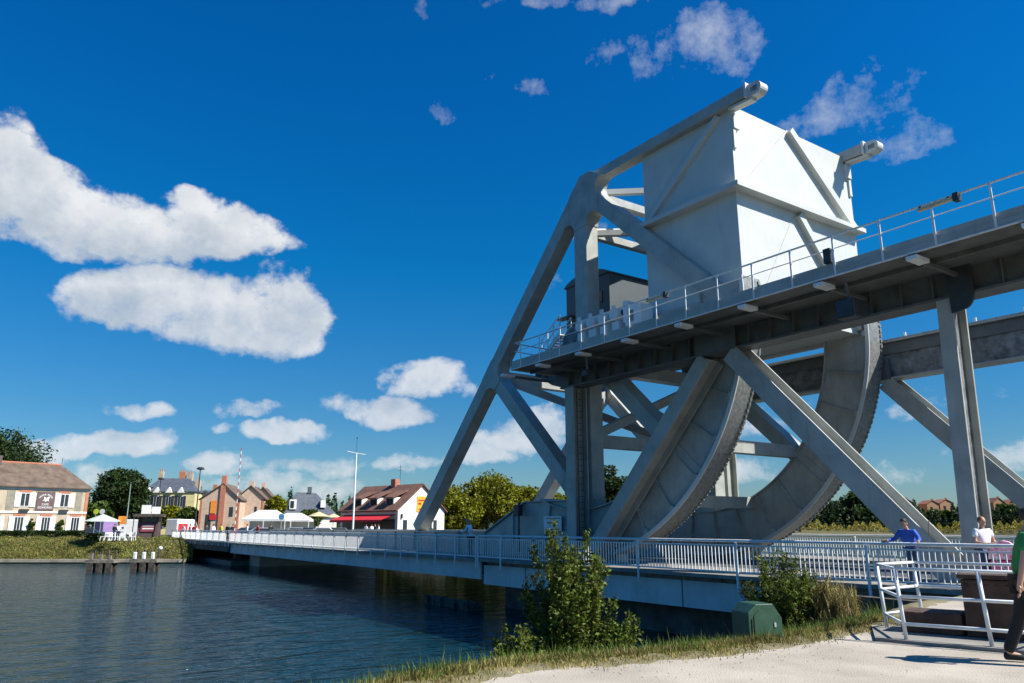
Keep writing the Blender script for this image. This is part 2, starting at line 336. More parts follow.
# ------------------------------------------------------------------ the rolling bridge leaf
CX, CZ, R = -30.0, 10.98, 11.0
leaf = empty('bascule_bridge', (-30, 30, 0), 0, 'pale grey rolling bascule bridge with huge white counterweight and curved rocking girders', 'bascule bridge')
leafI = Matrix.Translation((30, -30, 0))
def lpart(mb, name, m, parent=leaf, smooth=False, bevel=0):
    if parent is leaf: mb.xf(leafI); return mb.build(name, m, parent, smooth, bevel)
    mb.xf(leafI); return mb.build(name, m, parent, smooth, bevel)
def gusset(c, mem, r, y0, y1):      # mem: (angle deg, halfwidth) counter-clockwise; rounded re-entrant corners
    c = Vector((c[0], c[1])); mem = sorted(mem); n = len(mem); pts = []
    for i in range(n):
        a, w = math.radians(mem[i][0]), mem[i][1]; b, w2 = math.radians(mem[(i + 1) % n][0]), mem[(i + 1) % n][-1]
        g = (b - a) % (2 * math.pi)
        da, db = Vector((math.cos(a), math.sin(a))), Vector((math.cos(b), math.sin(b)))
        na, nb = Vector((-da.y, da.x)), Vector((db.y, -db.x))
        A, B = c + na * w, c + nb * w2
        den = da.x * db.y - da.y * db.x
        if abs(den) < .05: pts += [A + da * .8, B + db * .8]; continue
        t = ((B - A).x * db.y - (B - A).y * db.x) / den; X = A + da * t
        if g < math.radians(170):
            T = r / math.tan(g / 2); p0, p1 = X + da * T, X + db * T; bis = (da + db).normalized(); O = X + bis * (r / math.sin(g / 2))
            a0 = math.atan2((p0 - O).y, (p0 - O).x); a1 = math.atan2((p1 - O).y, (p1 - O).x); dd = (a1 - a0 + math.pi) % (2 * math.pi) - math.pi
            pts += [O + Vector((math.cos(a0 + dd * q / 8), math.sin(a0 + dd * q / 8))) * r for q in range(9)]
        else:
            pts += [A + da * .9, X, B + db * .9]
    return [(p.x, p.y) for p in pts][::-1]
def ang(p, q): return math.degrees(math.atan2(q[1] - p[1], q[0] - p[0]))
APEX = (-29.55, 19.75); NODE = (-38.55, 10.75); BOT = (-47.9, 1.4); DIAG = (-30.7, 3.3); CHE = (-18.5, 20.08); VB = (-29.6, .6); DE = (-19.9, 10.7)
truss_roots = []
for fi, y0 in enumerate((24.8, 33.9)):
    ya, yb = y0 + .15, y0 + .97; ym = (ya + yb) / 2
    P3 = lambda p: (p[0], ym, p[1])
    tr = lpart(MB().beam(P3(APEX), P3(BOT), yb - ya, .86), 'inclined_leg', PAINT, bevel=.02)
    lpart(MB().box(APEX[0] - .2, CHE[0], ya + .2, yb + .02, 19.88, 20.42), 'top_chord', PAINT, bevel=.02)
    # lifting eye at the end of the chord
    eye = MB(); zc = 20.08
    eye.box(CHE[0], CHE[0] + .12, ya + .16, yb + .06, 19.8, 20.5)
    poly = [(CHE[0] + .1, zc - .30)] + [(CHE[0] + .52 + .30 * math.cos(t), zc + .30 * math.sin(t)) for t in np.linspace(-math.pi / 2, math.pi / 2, 13)] + [(CHE[0] + .1, zc + .30)]
    eye.prism(poly, ym - .14, ym + .36)
    eo = lpart(eye, 'lifting_eye', PWHITE)
    lpart(MB().box(CHE[0] + .30, CHE[0] + .62, ym - .155, ym - .142, zc - .12, zc + .10), 'eye_recess', TREAD, eo)
    lpart(MB().beam((-19.5, ym + .1, 19.80), (CHE[0] + .25, ym + .1, 19.72), .4, .12), 'eye_bracket', PWHITE)
    lpart(MB().box(-30.1, -29.08, ya, yb, .3, APEX[1] - .2), 'vertical_post', PAINT, bevel=.02)
    lpart(MB().beam(P3(APEX), P3(DE), yb - ya, .80), 'upper_diagonal', PAINT, bevel=.02)
    lpart(MB().beam(P3(NODE), P3(DIAG), yb - ya, .80), 'lower_diagonal', PAINT, bevel=.02)
    lpart(MB().prism(gusset(APEX, [(0, .67, -.13), (ang(APEX, DE), .40), (-90, .51), (ang(APEX, BOT), .43)], .55, 0, 0), ya - .035, yb + .035), 'gusset_plate', PAINT, bevel=.015)
    lpart(MB().prism(gusset(NODE, [(ang(NODE, APEX), .43), (ang(NODE, DIAG), .40), (ang(NODE, BOT), .43)], .8, 0, 0), ya - .035, yb + .035), 'gusset_plate', PAINT, bevel=.015)
    # rocking girder (segment): box of two webs, ribs, inner flange, tread
    seg = MB(); a0, a1 = 4, -112; n = 58; ths = [math.radians(a0 + (a1 - a0) * i / n) for i in range(n + 1)]
    def ring(r0, r1, yy0, yy1, ts):
        g = MB(); vs = []
        for t in ts:
            c, s_ = math.cos(t), math.sin(t)
            vs += [(CX + r0 * c, yy0, CZ + r0 * s_), (CX + r1 * c, yy0, CZ + r1 * s_), (CX + r1 * c, yy1, CZ + r1 * s_), (CX + r0 * c, yy1, CZ + r0 * s_)]
        fs = []; m_ = len(ts)
        for i in range(m_ - 1):
            for q in range(4): fs.append((i * 4 + q, i * 4 + (q + 1) % 4, (i + 1) * 4 + (q + 1) % 4, (i + 1) * 4 + q))
        fs += [(3, 2, 1, 0), ((m_ - 1) * 4, (m_ - 1) * 4 + 1, (m_ - 1) * 4 + 2, (m_ - 1) * 4 + 3)]
        return g.add(vs, fs)
    sg = lpart(ring(8.65, 10.86, y0 + .16, y0 + .96, ths), 'rocking_girder', PAINT)
    lpart(ring(8.57, 8.64, y0 + .0, y0 + 1.12, ths), 'inner_flange', PAINT, sg)
    tt = [t for t in ths if math.degrees(t) > -100]
    lpart(ring(10.80, 10.99, y0 - .06, y0 - .005, tt), 'tread_edge', PWHITE, sg)
    lg = MB()
    for i, d in enumerate(np.arange(3, -99, -1.3)):
        t = math.radians(d); c, s_ = math.cos(t), math.sin(t); rad = Vector((c, 0, s_)); tg = Vector((-s_, 0, c))
        lg.obox(Vector((CX, y0 + 1.02, CZ)) + rad * 10.985, rad * .03, tg * (.05 if i % 3 else .08), Vector((0, .06, 0)))
    tp = ring(10.87, 10.96, y0 - .0, y0 + 1.12, tt); tp.add(lg.v, lg.f); lpart(tp, 'tread_plate', TREAD, sg)
    for d in np.arange(-2, -110, -10.4):
        t = math.radians(d); c, s_ = math.cos(t), math.sin(t); rad = Vector((c, 0, s_)); tg = Vector((-s_, 0, c))
        rb = MB()
        for yy in (y0 + .09, y0 + 1.03): rb.obox(Vector((CX, yy, CZ)) + rad * 9.745, rad * 1.1, tg * .025, Vector((0, .075, 0)))
        lpart(rb, 'web_rib', PAINT, sg)
        kn = MB().obox(Vector((CX, y0 + .10, CZ)) + rad * 10.72, rad * .14, tg * .16, Vector((0, .10, 0)))
        lpart(kn, 'rib_block', PAINT, sg, bevel=.03)
    # spoke running from the pinion axle to the rocking girder
    for d in (-43.2,):
        t = math.radians(d); c, s_ = math.cos(t), math.sin(t); rad = Vector((c, 0, s_)); O = Vector((CX, ym, CZ))
        lpart(MB().beam(O + rad * .3, O + rad * 10.7, yb - ya + .06, .74), 'spoke', PAINT, bevel=.015)
    lpart(MB().beam((-30, ym, 10.9), (-19.9, ym, 10.9), yb - ya - .05, .7), 'hub_tie', PAINT, bevel=.015)
    lpart(MB().lathe([(.9, -.72), (.9, .62)], (CX, ym, CZ), 24, 'y'), 'pinion_hub', PDIRTY)
    # deck-side girder with the sloping haunch
    ga, gb = ya + .1, yb - .1
    st = MB()
    for x in np.arange(-78, -36, 3.0): st.box(x - .03, x + .03, ga - .12, ga - .004, -1.2, 1.19)
    st.box(-36.1, -36.0, ga - .1, ga - .004, .7, 2.3)
    dg = lpart(st.prism([(-80, -1.25), (-80, 1.2), (-38.9, 1.2), (-34.9, 2.85), (-29, 2.85), (-27.5, 1.2), (-27.5, -.2), (-33.4, -1.25)], ga, gb), 'side_girder', PAINT)
    fl = MB(); fl.beam((-80, (ga + gb) / 2, 1.24), (-38.95, (ga + gb) / 2, 1.24), .9, .07).beam((-38.95, (ga + gb) / 2, 1.25), (-34.9, (ga + gb) / 2, 2.9), .9, .07).beam((-34.88, (ga + gb) / 2, 2.9), (-29, (ga + gb) / 2, 2.9), .9, .07)
    fl.box(-80, -38, ga - .12, ga - .005, .55, .62)
    lpart(fl, 'girder_flange', PAINT, dg)
# transverse beams and lateral bracing
def cross(x, z, w, h, name='cross_beam', ya=25.7, yb=34.1): return lpart(MB().box(x - w / 2, x + w / 2, ya, yb, z - h / 2, z + h / 2), name, PAINT, bevel=.01)
cross(-29.6, 19.55, .5, .45); cross(-29.6, 17.2, .4, .4); cross(-38.55, 10.6, .6, .75); cross(-30.0, 5.9, .6, .65); cross(-23.9, 5.3, .6, .6); cross(-26.8, 2.8, .5, .6)
for (a, b) in (((-29.4, 25.8, 19.6), (-25.3, 31.0, 19.7)), ((-29.4, 34.0, 19.55), (-25.3, 27.2, 19.7)), ((-29.4, 25.8, 17.3), (-29.5, 34, 19.3)), ((-29.4, 34.0, 17.3), (-29.5, 25.9, 19.3)), ((-29.4, 25.8, 17.2), (-25.3, 30.2, 17.0))):
    lpart(MB().beam(a, b, .30, .30, (0, 0, 1)), 'lateral_brace', PWHITE)
for (a, b) in (((-38.3, 26, 10.4), (-30.4, 33.8, 5.9)), ((-38.3, 34, 10.4), (-30.4, 26, 5.9)), ((-30, 26, 9.6), (-30, 34, 6.2)), ((-30, 34, 9.6), (-30, 26, 6.2))):
    lpart(MB().beam(a, b, .45, .4, (0, 0, 1)), 'lateral_brace', PAINT)
cross(-30.0, 9.9, .7, .7)
# counterweight
bx0, bx1, by0, by1, bz0, bzm, bz1 = -25.2, -19.6, 25.52, 34.72, 10.62, 16.0, 20.14
cw = lpart(MB().box(bx0, bx1, by0, by1, bz0, bz1), 'counterweight', PWHITE)
band = MB(); e = .5
band.box(bx0, bx1 + e, by0 - e, by0, bzm - .08, bzm + .14).box(bx1, bx1 + e, by0, by1 + .15, bzm - .08, bzm + .14)
lpart(band, 'stiffening_band', PWHITE, cw)
rb = MB(); f = bx1
topy = 29.7
def face_beam(mb, ya, za, yb, zb, w, out, x=f):
    a = Vector((x + out / 2, ya, za)); b = Vector((x + out / 2, yb, zb)); mb.beam(a, b, out, w, (1, 0, 0)); return mb
face_beam(rb, topy, bz1 - .02, 34.4, bzm + .2, .36, .26); lpart(rb, 'stiffener_or_shadow_edge', PWHITE, cw)
rb = MB(); face_beam(rb, topy - .1, bz1 - .02, 25.9, bzm + .25, .07, .10); lpart(rb, 'stiffener_or_shadow_edge', PWHITE, cw)  # this thin left strip stands in for a shadow edge
rb = MB(); face_beam(rb, topy + .1, bzm - .22, 34.0, bz0 + .3, .34, .26); lpart(rb, 'stiffener_or_shadow_edge', PWHITE, cw)
rb = MB(); face_beam(rb, topy - .1, bzm - .24, 26.5, bz0 + .3, .05, .025); lpart(rb, 'stiffener_or_shadow_edge', PWHITE, cw)
sb = MB().beam((-24.9, by0 - .09, bzm + .25), (-20.2, by0 - .09, bz1 - .3), .18, .26, (0, 1, 0)); lpart(sb, 'side_stiffener', PWHITE, cw)
cb = MB()
for yy in (by0, by1):
    s_ = 1 if yy == by0 else -1
    ya_, yb_ = (yy + .02, yy + .42) if s_ > 0 else (yy - .42, yy - .02); yc_ = (yy + .02, yy + .2) if s_ > 0 else (yy - .2, yy - .02)
    cb.box(bx1 + .003, bx1 + .16, ya_, yb_, 18.95, 19.7).box(bx1 + .003, bx1 + .10, yc_[0], yc_[1], 18.0, 18.94)
lpart(cb, 'corner_bracket', PWHITE, cw)
# bottom lip seams
# machinery house with a curved roof
hx0, hx1, hy0, hy1, hz0, hz1 = -34.5, -30.6, 27.9, 31.4, 11.0, 15.75
house = lpart(MB().box(hx0, hx1, hy0, hy1, hz0, hz1), 'machine_house', HOUSEP)
arc = [(hx0 - .12, hz1 - .02)] + [(hx0 - .12 + (hx1 - hx0 + .24) * t, hz1 + .0 + .55 * math.sin(math.pi * t) ** .75) for t in np.linspace(0, 1, 15)] + [(hx1 + .12, hz1 - .02)]
lpart(MB().prism(arc, hy0 - .12, hy1 + .12), 'curved_roof', HOUSEP, house)
lpart(MB().box(-31.75, -31.2, hy0 - .05, hy0 + .02, 14.1, 14.75), 'window', GLASS, house)
lpart(MB().box(hx0 + .25, hx0 + 1.0, hy0 - .05, hy0 + .02, 11.2, 13.4), 'door', DARK, house)
lpart(MB().box(hx0 - .45, hx0 + .9, hy0 - .5, hy0, 13.75, 13.83), 'door_canopy', HOUSEP, house)
lpart(MB().box(-35.4, -26.2, 25.8, 33.9, 10.8, 10.95), 'machine_platform', GIRDER)
# white drive machinery standing on the near track girder
dvo = empty('drive_machinery', (-26.5, 24.35, 10.45), 0, 'row of white drive motors and a gearbox on the walkway below the machine house', 'machinery')
MB().box(-2.5, 2.35, -.42, .42, .09, .25).build('base', WHITE, dvo)
for i in range(4):
    x = -2.1 + i * .86
    MB().lathe([(.22, -.46), (.30, -.44), (.34, -.2), (.38, -.1), (.38, .1), (.34, .2), (.32, .40), (.2, .46)], (x, 0, 1.05), 16, 'y').build('motor', WHITE, dvo, smooth=False)
    MB().lathe([(.12, -.14), (.18, -.05), (.12, .14)], (x + .43, -.1, 1.12), 12, 'x').build('coupling', DARK, dvo); MB().box(x - .26, x + .26, -.34, .34, .25, .72).build('motor_foot', WHITE, dvo, bevel=.03)
    MB().box(x - .08, x + .1, -.47, -.36, 1.2, 1.5).build('terminal_box', WHITE, dvo)
MB().box(1.25, 2.3, -.42, .42, .25, 1.25).box(1.05, 1.3, -.35, .35, .5, 1.6).build('gearbox', WHITE, dvo, bevel=.04); MB().box(1.5, 1.85, -.44, -.425, .45, 1.0).build('cover', mat('green_grey', (.25, .33, .28), .6), dvo)
# stair up to the machine platform
stp = MB(); A, B = Vector((-33.6, 25.3, 10.9)), Vector((-31.9, 25.3, 12.0))
for yy in (25.3, 26.1): stp.beam(A + Vector((0, yy - 25.3, 0)), B + Vector((0, yy - 25.3, 0)), .06, .26, (0, 1, 0))
for i in range(9):
    p = A.lerp(B, (i + .5) / 9); stp.box(p.x - .13, p.x + .13, 25.34, 26.06, p.z - .02, p.z + .02)
sto = lpart(stp, 'stair', RAILW)
hr = MB()
for yy in (25.3, 26.1):
    for h in (.55, 1.05): hr.tube([A + Vector((0, yy - 25.3, h)), B + Vector((0, yy - 25.3, h))], .035, 6)
    for t in (0, .33, .66, 1.0): p = A.lerp(B, t); hr.tube([p + Vector((0, yy - 25.3, 0)), p + Vector((0, yy - 25.3, 1.05))], .035, 6)
lpart(hr, 'stair_handrail', RAILW, sto)
lad = MB()
for xx in (-34.8, -34.35): lad.tube([(xx, 27.6, 9.8), (xx, 27.6, 12.9)], .03, 6)
for z in np.arange(10, 12.8, .3): lad.tube([(-34.8, 27.6, z), (-34.35, 27.6, z)], .02, 5)
for z in (11.4, 12.0, 12.6): lad.tube([(-34.58 + .4 * math.cos(t), 27.45 - .38 * math.sin(t), z) for t in np.linspace(0, math.pi, 8)], .02, 5)
lpart(lad, 'caged_ladder', DARK)
# deck of the leaf
lpart(MB().box(-80, -33.4, 25.3, 34.6, -.75, -.2), 'roadway_deck', ROADM)
for (fa, fb, sgn) in ((20.9, 24.8, 1), (35.1, 39.0, -1)):
    lpart(MB().box(-80, -33.45, fa, fb, -.12, 0), 'footway', CONC)
    fy = fa + .35 if sgn > 0 else fb - .35
    lpart(MB().box(-80, -33.45, fy - .05, fy + .05, -1.0, -.13), 'fascia_girder', CONCP)
brk = MB()
for x in np.arange(-78, -34, 4.2): brk.prism([(x, 0), (x, 0)], 0, 0) if False else brk.box(x - .1, x + .1, 21.35, 38.5, -.95, -.76)
lpart(brk, 'floor_beams', GIRDER)

def railing(x0, x1, y, step, part, parent_name_prefix='', top=1.12, side=-1, gap=.155, posts=None):
    """top rail, bottom rail, posts that reach below the ledge, panels of balusters"""
    part(MB().tube([(x0, y, top), (x1, y, top)], .045, 8), 'handrail', RAILW)
    part(MB().box(x0, x1, y - .02, y + .02, .09, .14), 'bottom_rail', RAILW)
    part(MB().box(x0, x1, y - .02, y + .02, top - .17, top - .13), 'upper_rail', RAILW)
    xs = posts if posts else list(np.arange(x0, x1 + .01, step))
    for x in xs:
        part(MB().box(x - .04, x + .04, y - .085 if side < 0 else y + .02, y - .02 if side < 0 else y + .085, -.42, top - .04), 'post', RAILW, bevel=.01)
    for i in range(len(xs) - 1):
        g = MB()
        nb = int((xs[i + 1] - xs[i]) / gap)
        for j in range(1, nb):
            x = xs[i] + (xs[i + 1] - xs[i]) * j / nb; g.box(x - .014, x + .014, y - .014, y + .014, .13, top - .15)
        part(g, 'baluster_panel', RAILW)
railing(-80, -33.5, 20.95, 2.1, lpart, posts=list(np.arange(-79.6, -33.2, 2.1)))
railing(-80, -33.5, 38.95, 4.2, lpart, side=1, posts=list(np.arange(-79.6, -33.2, 4.2)))
# signal lantern and small sign on the haunch plate
sgp = MB().box(-35.2, -35.12, 24.72, 24.8, .2, 2.9); lpart(sgp, 'signal_post', DARK)
lpart(MB().box(-35.4, -34.9, 24.55, 24.85, 2.15, 2.75), 'signal_box', DARK, bevel=.03)
sp = lpart(MB().box(-32.9, -31.4, 24.78, 24.83, 1.35, 2.1), 'notice_plate', RAILW)
ar = MB().box(-32.6, -31.9, 24.765, 24.775, 1.74, 1.80).box(-32.75, -31.5, 24.765, 24.775, 1.98, 2.01).box(-32.75, -31.5, 24.765, 24.775, 1.42, 1.45); ar.prism([(-32.0, 1.65), (-32.0, 1.9), (-31.7, 1.77)], 24.765, 24.775)
lpart(ar, 'arrow', DARK, sp)

# ------------------------------------------------------------------ fixed overhead track frames
def track_frame(yc, out, label, near):
    t = empty('track_frame', (-20, yc, 0), 0, label, 'steel frame', 'raised track frames on both sides of the bridge')
    I = Matrix.Translation((20, -yc, 0))
    def P(mb, name, m, parent=t, smooth=False, bevel=0): mb.xf(I); return mb.build(name, m, parent, smooth, bevel)
    ya, yb = yc - .3, yc + .3; zb, zt = 8.55, 10.25; xr = -5.8
    g = MB().prism([(-32.3, zb + .9), (-31.2, zb + .3), (-30.2, zb + .0), (xr, zb), (xr, zt), (-32.3, zt)], yc - .16, yc + .16)
    GG = g
    fl = MB().box(-30.2, xr, yc - .42, yc + .42, zb - .09, zb - .004).box(-32.3, xr, yc - .42, yc + .42, zt + .004, zt + .09)
    fl.box(-32.36, -32.31, yc - .4, yc + .4, zb + .9, zt)
    fl.box(xr + .01, xr + .06, yc - .4, yc + .4, zb, zt)
    st = GG
    for x in np.arange(-31.6, xr, 1.02):
        z_ = zb + .02 if x > -30 else zb + .75
        if near: st.box(x - .02, x + .02, ya - .08, yc - .165, z_, zt - .005)
        st.box(x - .02, x + .02, yc + .165, yb + .08, z_, zt - .005)
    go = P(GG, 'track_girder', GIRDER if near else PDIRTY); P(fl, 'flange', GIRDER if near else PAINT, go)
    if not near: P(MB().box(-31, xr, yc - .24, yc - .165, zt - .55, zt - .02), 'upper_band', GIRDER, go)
    rk = MB().box(-31, xr - .5, yc - .2, yc + .2, zt + .1, zt + .2)
    P(rk, 'rack', TREAD)
    c1 = P(MB().hbeam((-29.43, yc, -.3), (-29.43, yc, zb - .1), .66, .9, .07), 'column', PAINT)
    ld = MB()
    for k_ in (-.18, .18): ld.box(-29.16, -29.12, yc + k_ - .02, yc + k_ + .02, .3, zb - .2)
    for z in np.arange(.6, zb - .3, .3): ld.box(-29.16, -29.13, yc - .16, yc + .16, z, z + .03)
    if near: P(ld, 'rungs', GIRDER, c1)
    # tapering column on the right
    for k_ in (-1, 1):
        ww = MB(); yy = yc + k_ * .41; q = [(-11.36, -.3), (-10.85, -.3), (-10.64, zb - .1), (-11.10, zb - .1)]
        ww.prism(q[::-1], yy - .035, yy + .035)
        if k_ == -1: c2 = P(ww, 'column', PAINT)
        else: P(ww, 'column_flange', PAINT, c2)
    P(MB().beam((-11.10, yc, -.25), (-10.87, yc, zb - .11), .74, .06), 'column_web', PDIRTY, c2)
    pts = [(-10.66, zb + 1.2), (-9.95, zb + 1.2), (-9.95, zb - .05)] + [(-9.95 - .35 * (1 - math.cos(a)), zb - .05 - .5 * math.sin(a)) for a in np.linspace(.2, 1.5, 6)] + [(-10.66, zb - .6)]
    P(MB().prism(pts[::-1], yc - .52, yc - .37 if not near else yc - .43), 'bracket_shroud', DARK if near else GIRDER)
    # inclined struts forming an A
    ap = -20.0
    for (xt, xb, fw_) in ((ap - .55, -28.75, .66), (ap + .75, -11.25, .76)):
        P(MB().hbeam((xt, yc, zb - .2), (xb, yc, -.35), fw_, .95, .07), 'strut', PAINT)
    P(MB().box(ap - .95, ap + 1.1, yc - .52, yc - .42, zb - .1, zb + .9), 'apex_plate', GIRDER)
    P(MB().box(ap - .95, ap + 1.1, yc + .42, yc + .52, zb - .1, zb + .9), 'apex_plate', GIRDER)
    for x in (-28.9, -11.0): P(MB().box(x - 1.0, x + 1.0, yc - .7, yc + .7, -.6, -.28), 'base_plate', CONC)
    if near:
        wy = 21.3
        wk = P(MB().box(-30.9, xr, wy + .06, yc - .2, 9.36, 9.42), 'walkway', GIRDER)
        P(MB().box(-30.9, xr, wy, wy + .05, 9.28, 9.5).box(-30.9, xr, wy + .04, wy + .08, 9.505, 9.74), 'toe_board', PAINT, wk)
        P(MB().box(-30.9, xr, wy - .05, wy - .002, 9.27, 9.31), 'edge_strip', RAILW, wk)  # white strip standing in for the highlight along the walkway edge
        P(MB().box(-30.96, -30.91, wy, yc - .3, 9.28, 9.74), 'toe_board', PAINT, wk)
        lg = MB()
        lg.box(-30.9, xr, 22.5, 22.6, 9.22, 9.355)
        P(lg, 'walkway_joists', GIRDER)
        x = -7.2
        for i in range(9):
            xx = -7.35 - i * 3.03
            br = MB(); br.box(xx - .16, xx + .16, wy - .1, wy + .62, 9.08, 9.2); 
            P(br, 'sunlit_bracket_tip', RAILW); P(MB().beam((xx, wy + .63, 9.12), (xx, yc - .17, 9.12), .12, .12, (1, 0, 0)), 'walkway_bracket', GIRDER)  # bracket tip whitened as if sunlit, arm coloured dark as if shaded
        P(MB().tube([(-30.6, wy + .03, 10.62), (xr, wy + .03, 10.62)], .035, 8), 'handrail', RAILW)
        P(MB().tube([(-30.6, wy + .03, 10.2), (xr, wy + .03, 10.2)], .018, 6), 'midrail', RAILW)
        P(MB().tube([(-30.6, wy + .03, 10.62), (-30.75, yc - .5, 10.62)], .035, 8).tube([(-30.6, wy + .03, 10.2), (-30.75, yc - .5, 10.2)], .03, 8).tube([(-30.75, yc - .5, 10.62), (-30.75, yc - .5, 9.4)], .035, 8), 'end_rail', RAILW)
        i = 0
        xx = -6.55
        while xx > -30.7:
            P(MB().box(xx - .03, xx + .03, wy - .03, wy - .003, 9.3, 10.6), 'post', RAILW); xx -= 1.565
    else:
        for xx in (-20.2, -18.2, -15.0, -13, -10): P(MB().tube([(xx, yc, zt + .09), (xx, yc, zt + .42)], .06, 8), 'rail_stub', WHITE)
    return t
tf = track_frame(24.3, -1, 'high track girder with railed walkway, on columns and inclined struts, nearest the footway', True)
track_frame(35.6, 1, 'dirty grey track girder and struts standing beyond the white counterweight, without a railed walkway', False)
# things fixed on the walkway
def flood(x, label, z0=9.05):
    t = empty('floodlight', (x, 21.6, z0), 0, label, 'floodlight', 'floodlights under the walkway')
    MB().tube([(0, 0, 0), (.05, .05, -.55)], .045, 8).build('stem', LUG, t)
    MB().box(-.32, .32, -.2, .2, -1.15, -.55).build('lamp_housing', DARK, t, bevel=.04); MB().box(-.26, .26, -.22, -.205, -1.1, -.62).build('lens', DARK, t)
flood(-12.7, 'black square floodlight hanging below the walkway beside the lower end of the white counterweight')
t = empty('floodlight', (-25.5, 21.7, 9.05), 0, 'small rusty floodlight stem hanging below the walkway near the tall left column', 'floodlight', 'floodlights under the walkway')
MB().tube([(0, 0, 0), (.02, .05, -.6)], .05, 8).build('stem', LUG, t); MB().box(-.22, .15, -.1, .2, -.9, -.6).build('lamp_housing', DARK, t, bevel=.04)
def strip_lamp(x, label):
    t = empty('strip_lamp', (x, 21.3, 10.62), 0, label, 'lamp', 'lamps clipped to the walkway rail')
    MB().tube([(-.95, 0, -.12), (.1, 0, -.10)], .06, 10).build('lamp_tube', mat('cream_plastic', (.55, .48, .30), .4), t); MB().box(.05, .2, -.1, .1, -.22, .02).build('end_cap', DARK, t); MB().tube([(-.9, 0, -.1), (-.9, 0, .0)], .03, 6).build('clip', DARK, t); MB().tube([(-.1, 0, -.1), (-.1, 0, .0)], .03, 6).build('clip', DARK, t)
strip_lamp(-9.1, 'cream strip lamp under the handrail of the high walkway, against open blue sky'); strip_lamp(-20.2, 'cream strip lamp under the handrail in front of the shaded side of the counterweight')
bxo = MB().box(-13.15, -12.9, 21.22, 21.4, 9.75, 10.25).build('junction_box', DARK, None, bevel=.03); tag(bxo, 'small black box fixed to a walkway railing post in front of the white face', 'junction box')

# ------------------------------------------------------------------ near approach span
ap = empty('approach_bridge', (-20, 30, 0), 0, 'fixed approach span with pale fascia panels and a long white baluster railing beside the bank', 'bridge')
def apart(mb, name, m, parent=ap, smooth=False, bevel=0): mb.xf(Matrix.Translation((20, -30, 0))); return mb.build(name, m, parent, smooth, bevel)
apart(MB().box(-33.35, 12, 24.9, 35.0, -.8, -.15), 'roadway_deck', ROADM)
apart(MB().box(-33.35, 12, 20.9, 24.85, -.12, 0), 'footway', CONC); apart(MB().box(-33.35, 12, 35.05, 39.0, -.12, 0), 'footway', CONC)
for (xa, xb) in ((-33.3, -29.75), (-29.68, -20.05), (-19.97, -16.6)): apart(MB().box(xa, xb, 21.3, 21.42, -1.22, -.3), 'fascia_panel', CONCP)
apart(MB().box(-33.3, -9.5, 21.5, 22.0, -.9, -.13), 'edge_girder', PDIRTY)
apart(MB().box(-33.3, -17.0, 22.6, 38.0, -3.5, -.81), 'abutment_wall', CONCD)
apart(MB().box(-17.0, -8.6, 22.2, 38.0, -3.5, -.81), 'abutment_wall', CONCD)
railing(-33.3, 12, 20.95, 4.6, apart, posts=[-33.25, -31.2, -26.5, -21.8, -17.15, -12.55, -8.0, -3.4, 1.2])
railing(-33.3, 12, 38.95, 4.6, apart, side=1, posts=[-33.25, -28.6, -24.0, -19.4, -14.8, -10.2, -5.6, -1.0])
fnd = MB().box(-37.2, -32.8, 20.2, 20.7, -2.9, -2.02).box(-37.2, -32.8, 20.75, 20.95, -2.6, -2.2)
for x in (-37, -35.6, -34.2, -33): fnd.box(x - .15, x + .15, 20.05, 20.19, -3.2, -1.95)
tag(fnd.build('timber_fender', TIMBER), 'low dark timber fender in the water at the foot of the bridge abutment', 'fender')

# ------------------------------------------------------------------ far abutment span
fs = empty('far_approach', (-90, 30, 0), 0, 'fixed end span at the far bank with pale pier and dark recess', 'bridge')
def fpart(mb, name, m, parent=fs, smooth=False, bevel=0): mb.xf(Matrix.Translation((90, -30, 0))); return mb.build(name, m, parent, smooth, bevel)
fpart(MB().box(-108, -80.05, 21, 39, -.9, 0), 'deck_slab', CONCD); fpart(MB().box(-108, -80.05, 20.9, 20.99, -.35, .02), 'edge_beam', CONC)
fpart(MB().box(-83.5, -80.1, 24.2, 37, -4, -.91), 'pier', CONCP)
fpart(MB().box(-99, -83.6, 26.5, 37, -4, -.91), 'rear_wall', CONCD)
fpart(MB().box(-99, -83.6, 22.3, 26.4, -4, -1.95), 'ledge', CONC); fpart(MB().prism([(-91.5, -1.94), (-90.3, -1.94), (-90.7, -.92), (-91.1, -.92)], 24.6, 25.2), 'buttress', CONC)
fpart(MB().box(-96, -94.6, 26.38, 26.49, -1.6, -1.1), 'notice_plate', RAILW)
railing(-108, -80.1, 20.95, 3.0, fpart, posts=list(np.arange(-107, -80, 2.6)))
#MORE#
# ------------------------------------------------------------------ foliage
rng = np.random.default_rng(11)
def leaf_mat(name, c, isl=.45, trans=.25): return mat(name, c, .55, var=.25, scale=.6, island=isl, trans=trans, spec=.25)
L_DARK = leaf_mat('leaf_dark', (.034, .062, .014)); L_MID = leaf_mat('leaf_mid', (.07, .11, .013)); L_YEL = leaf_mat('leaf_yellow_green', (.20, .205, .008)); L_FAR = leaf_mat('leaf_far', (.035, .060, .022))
L_BUSH = leaf_mat('leaf_bush', (.13, .165, .022), .5, .3); L_DRY = leaf_mat('dry_grass', (.34, .27, .10), .4, .2); L_GRN = leaf_mat('green_grass', (.13, .19, .03), .45, .25); L_GOLD = leaf_mat('golden_scrub', (.34, .28, .05), .4, .2); L_REED = leaf_mat('bank_reed', (.32, .25, .08), .5, .2)
BARK = mat('bark', (.10, .075, .05), .9, var=.35, scale=6, bump=.6)
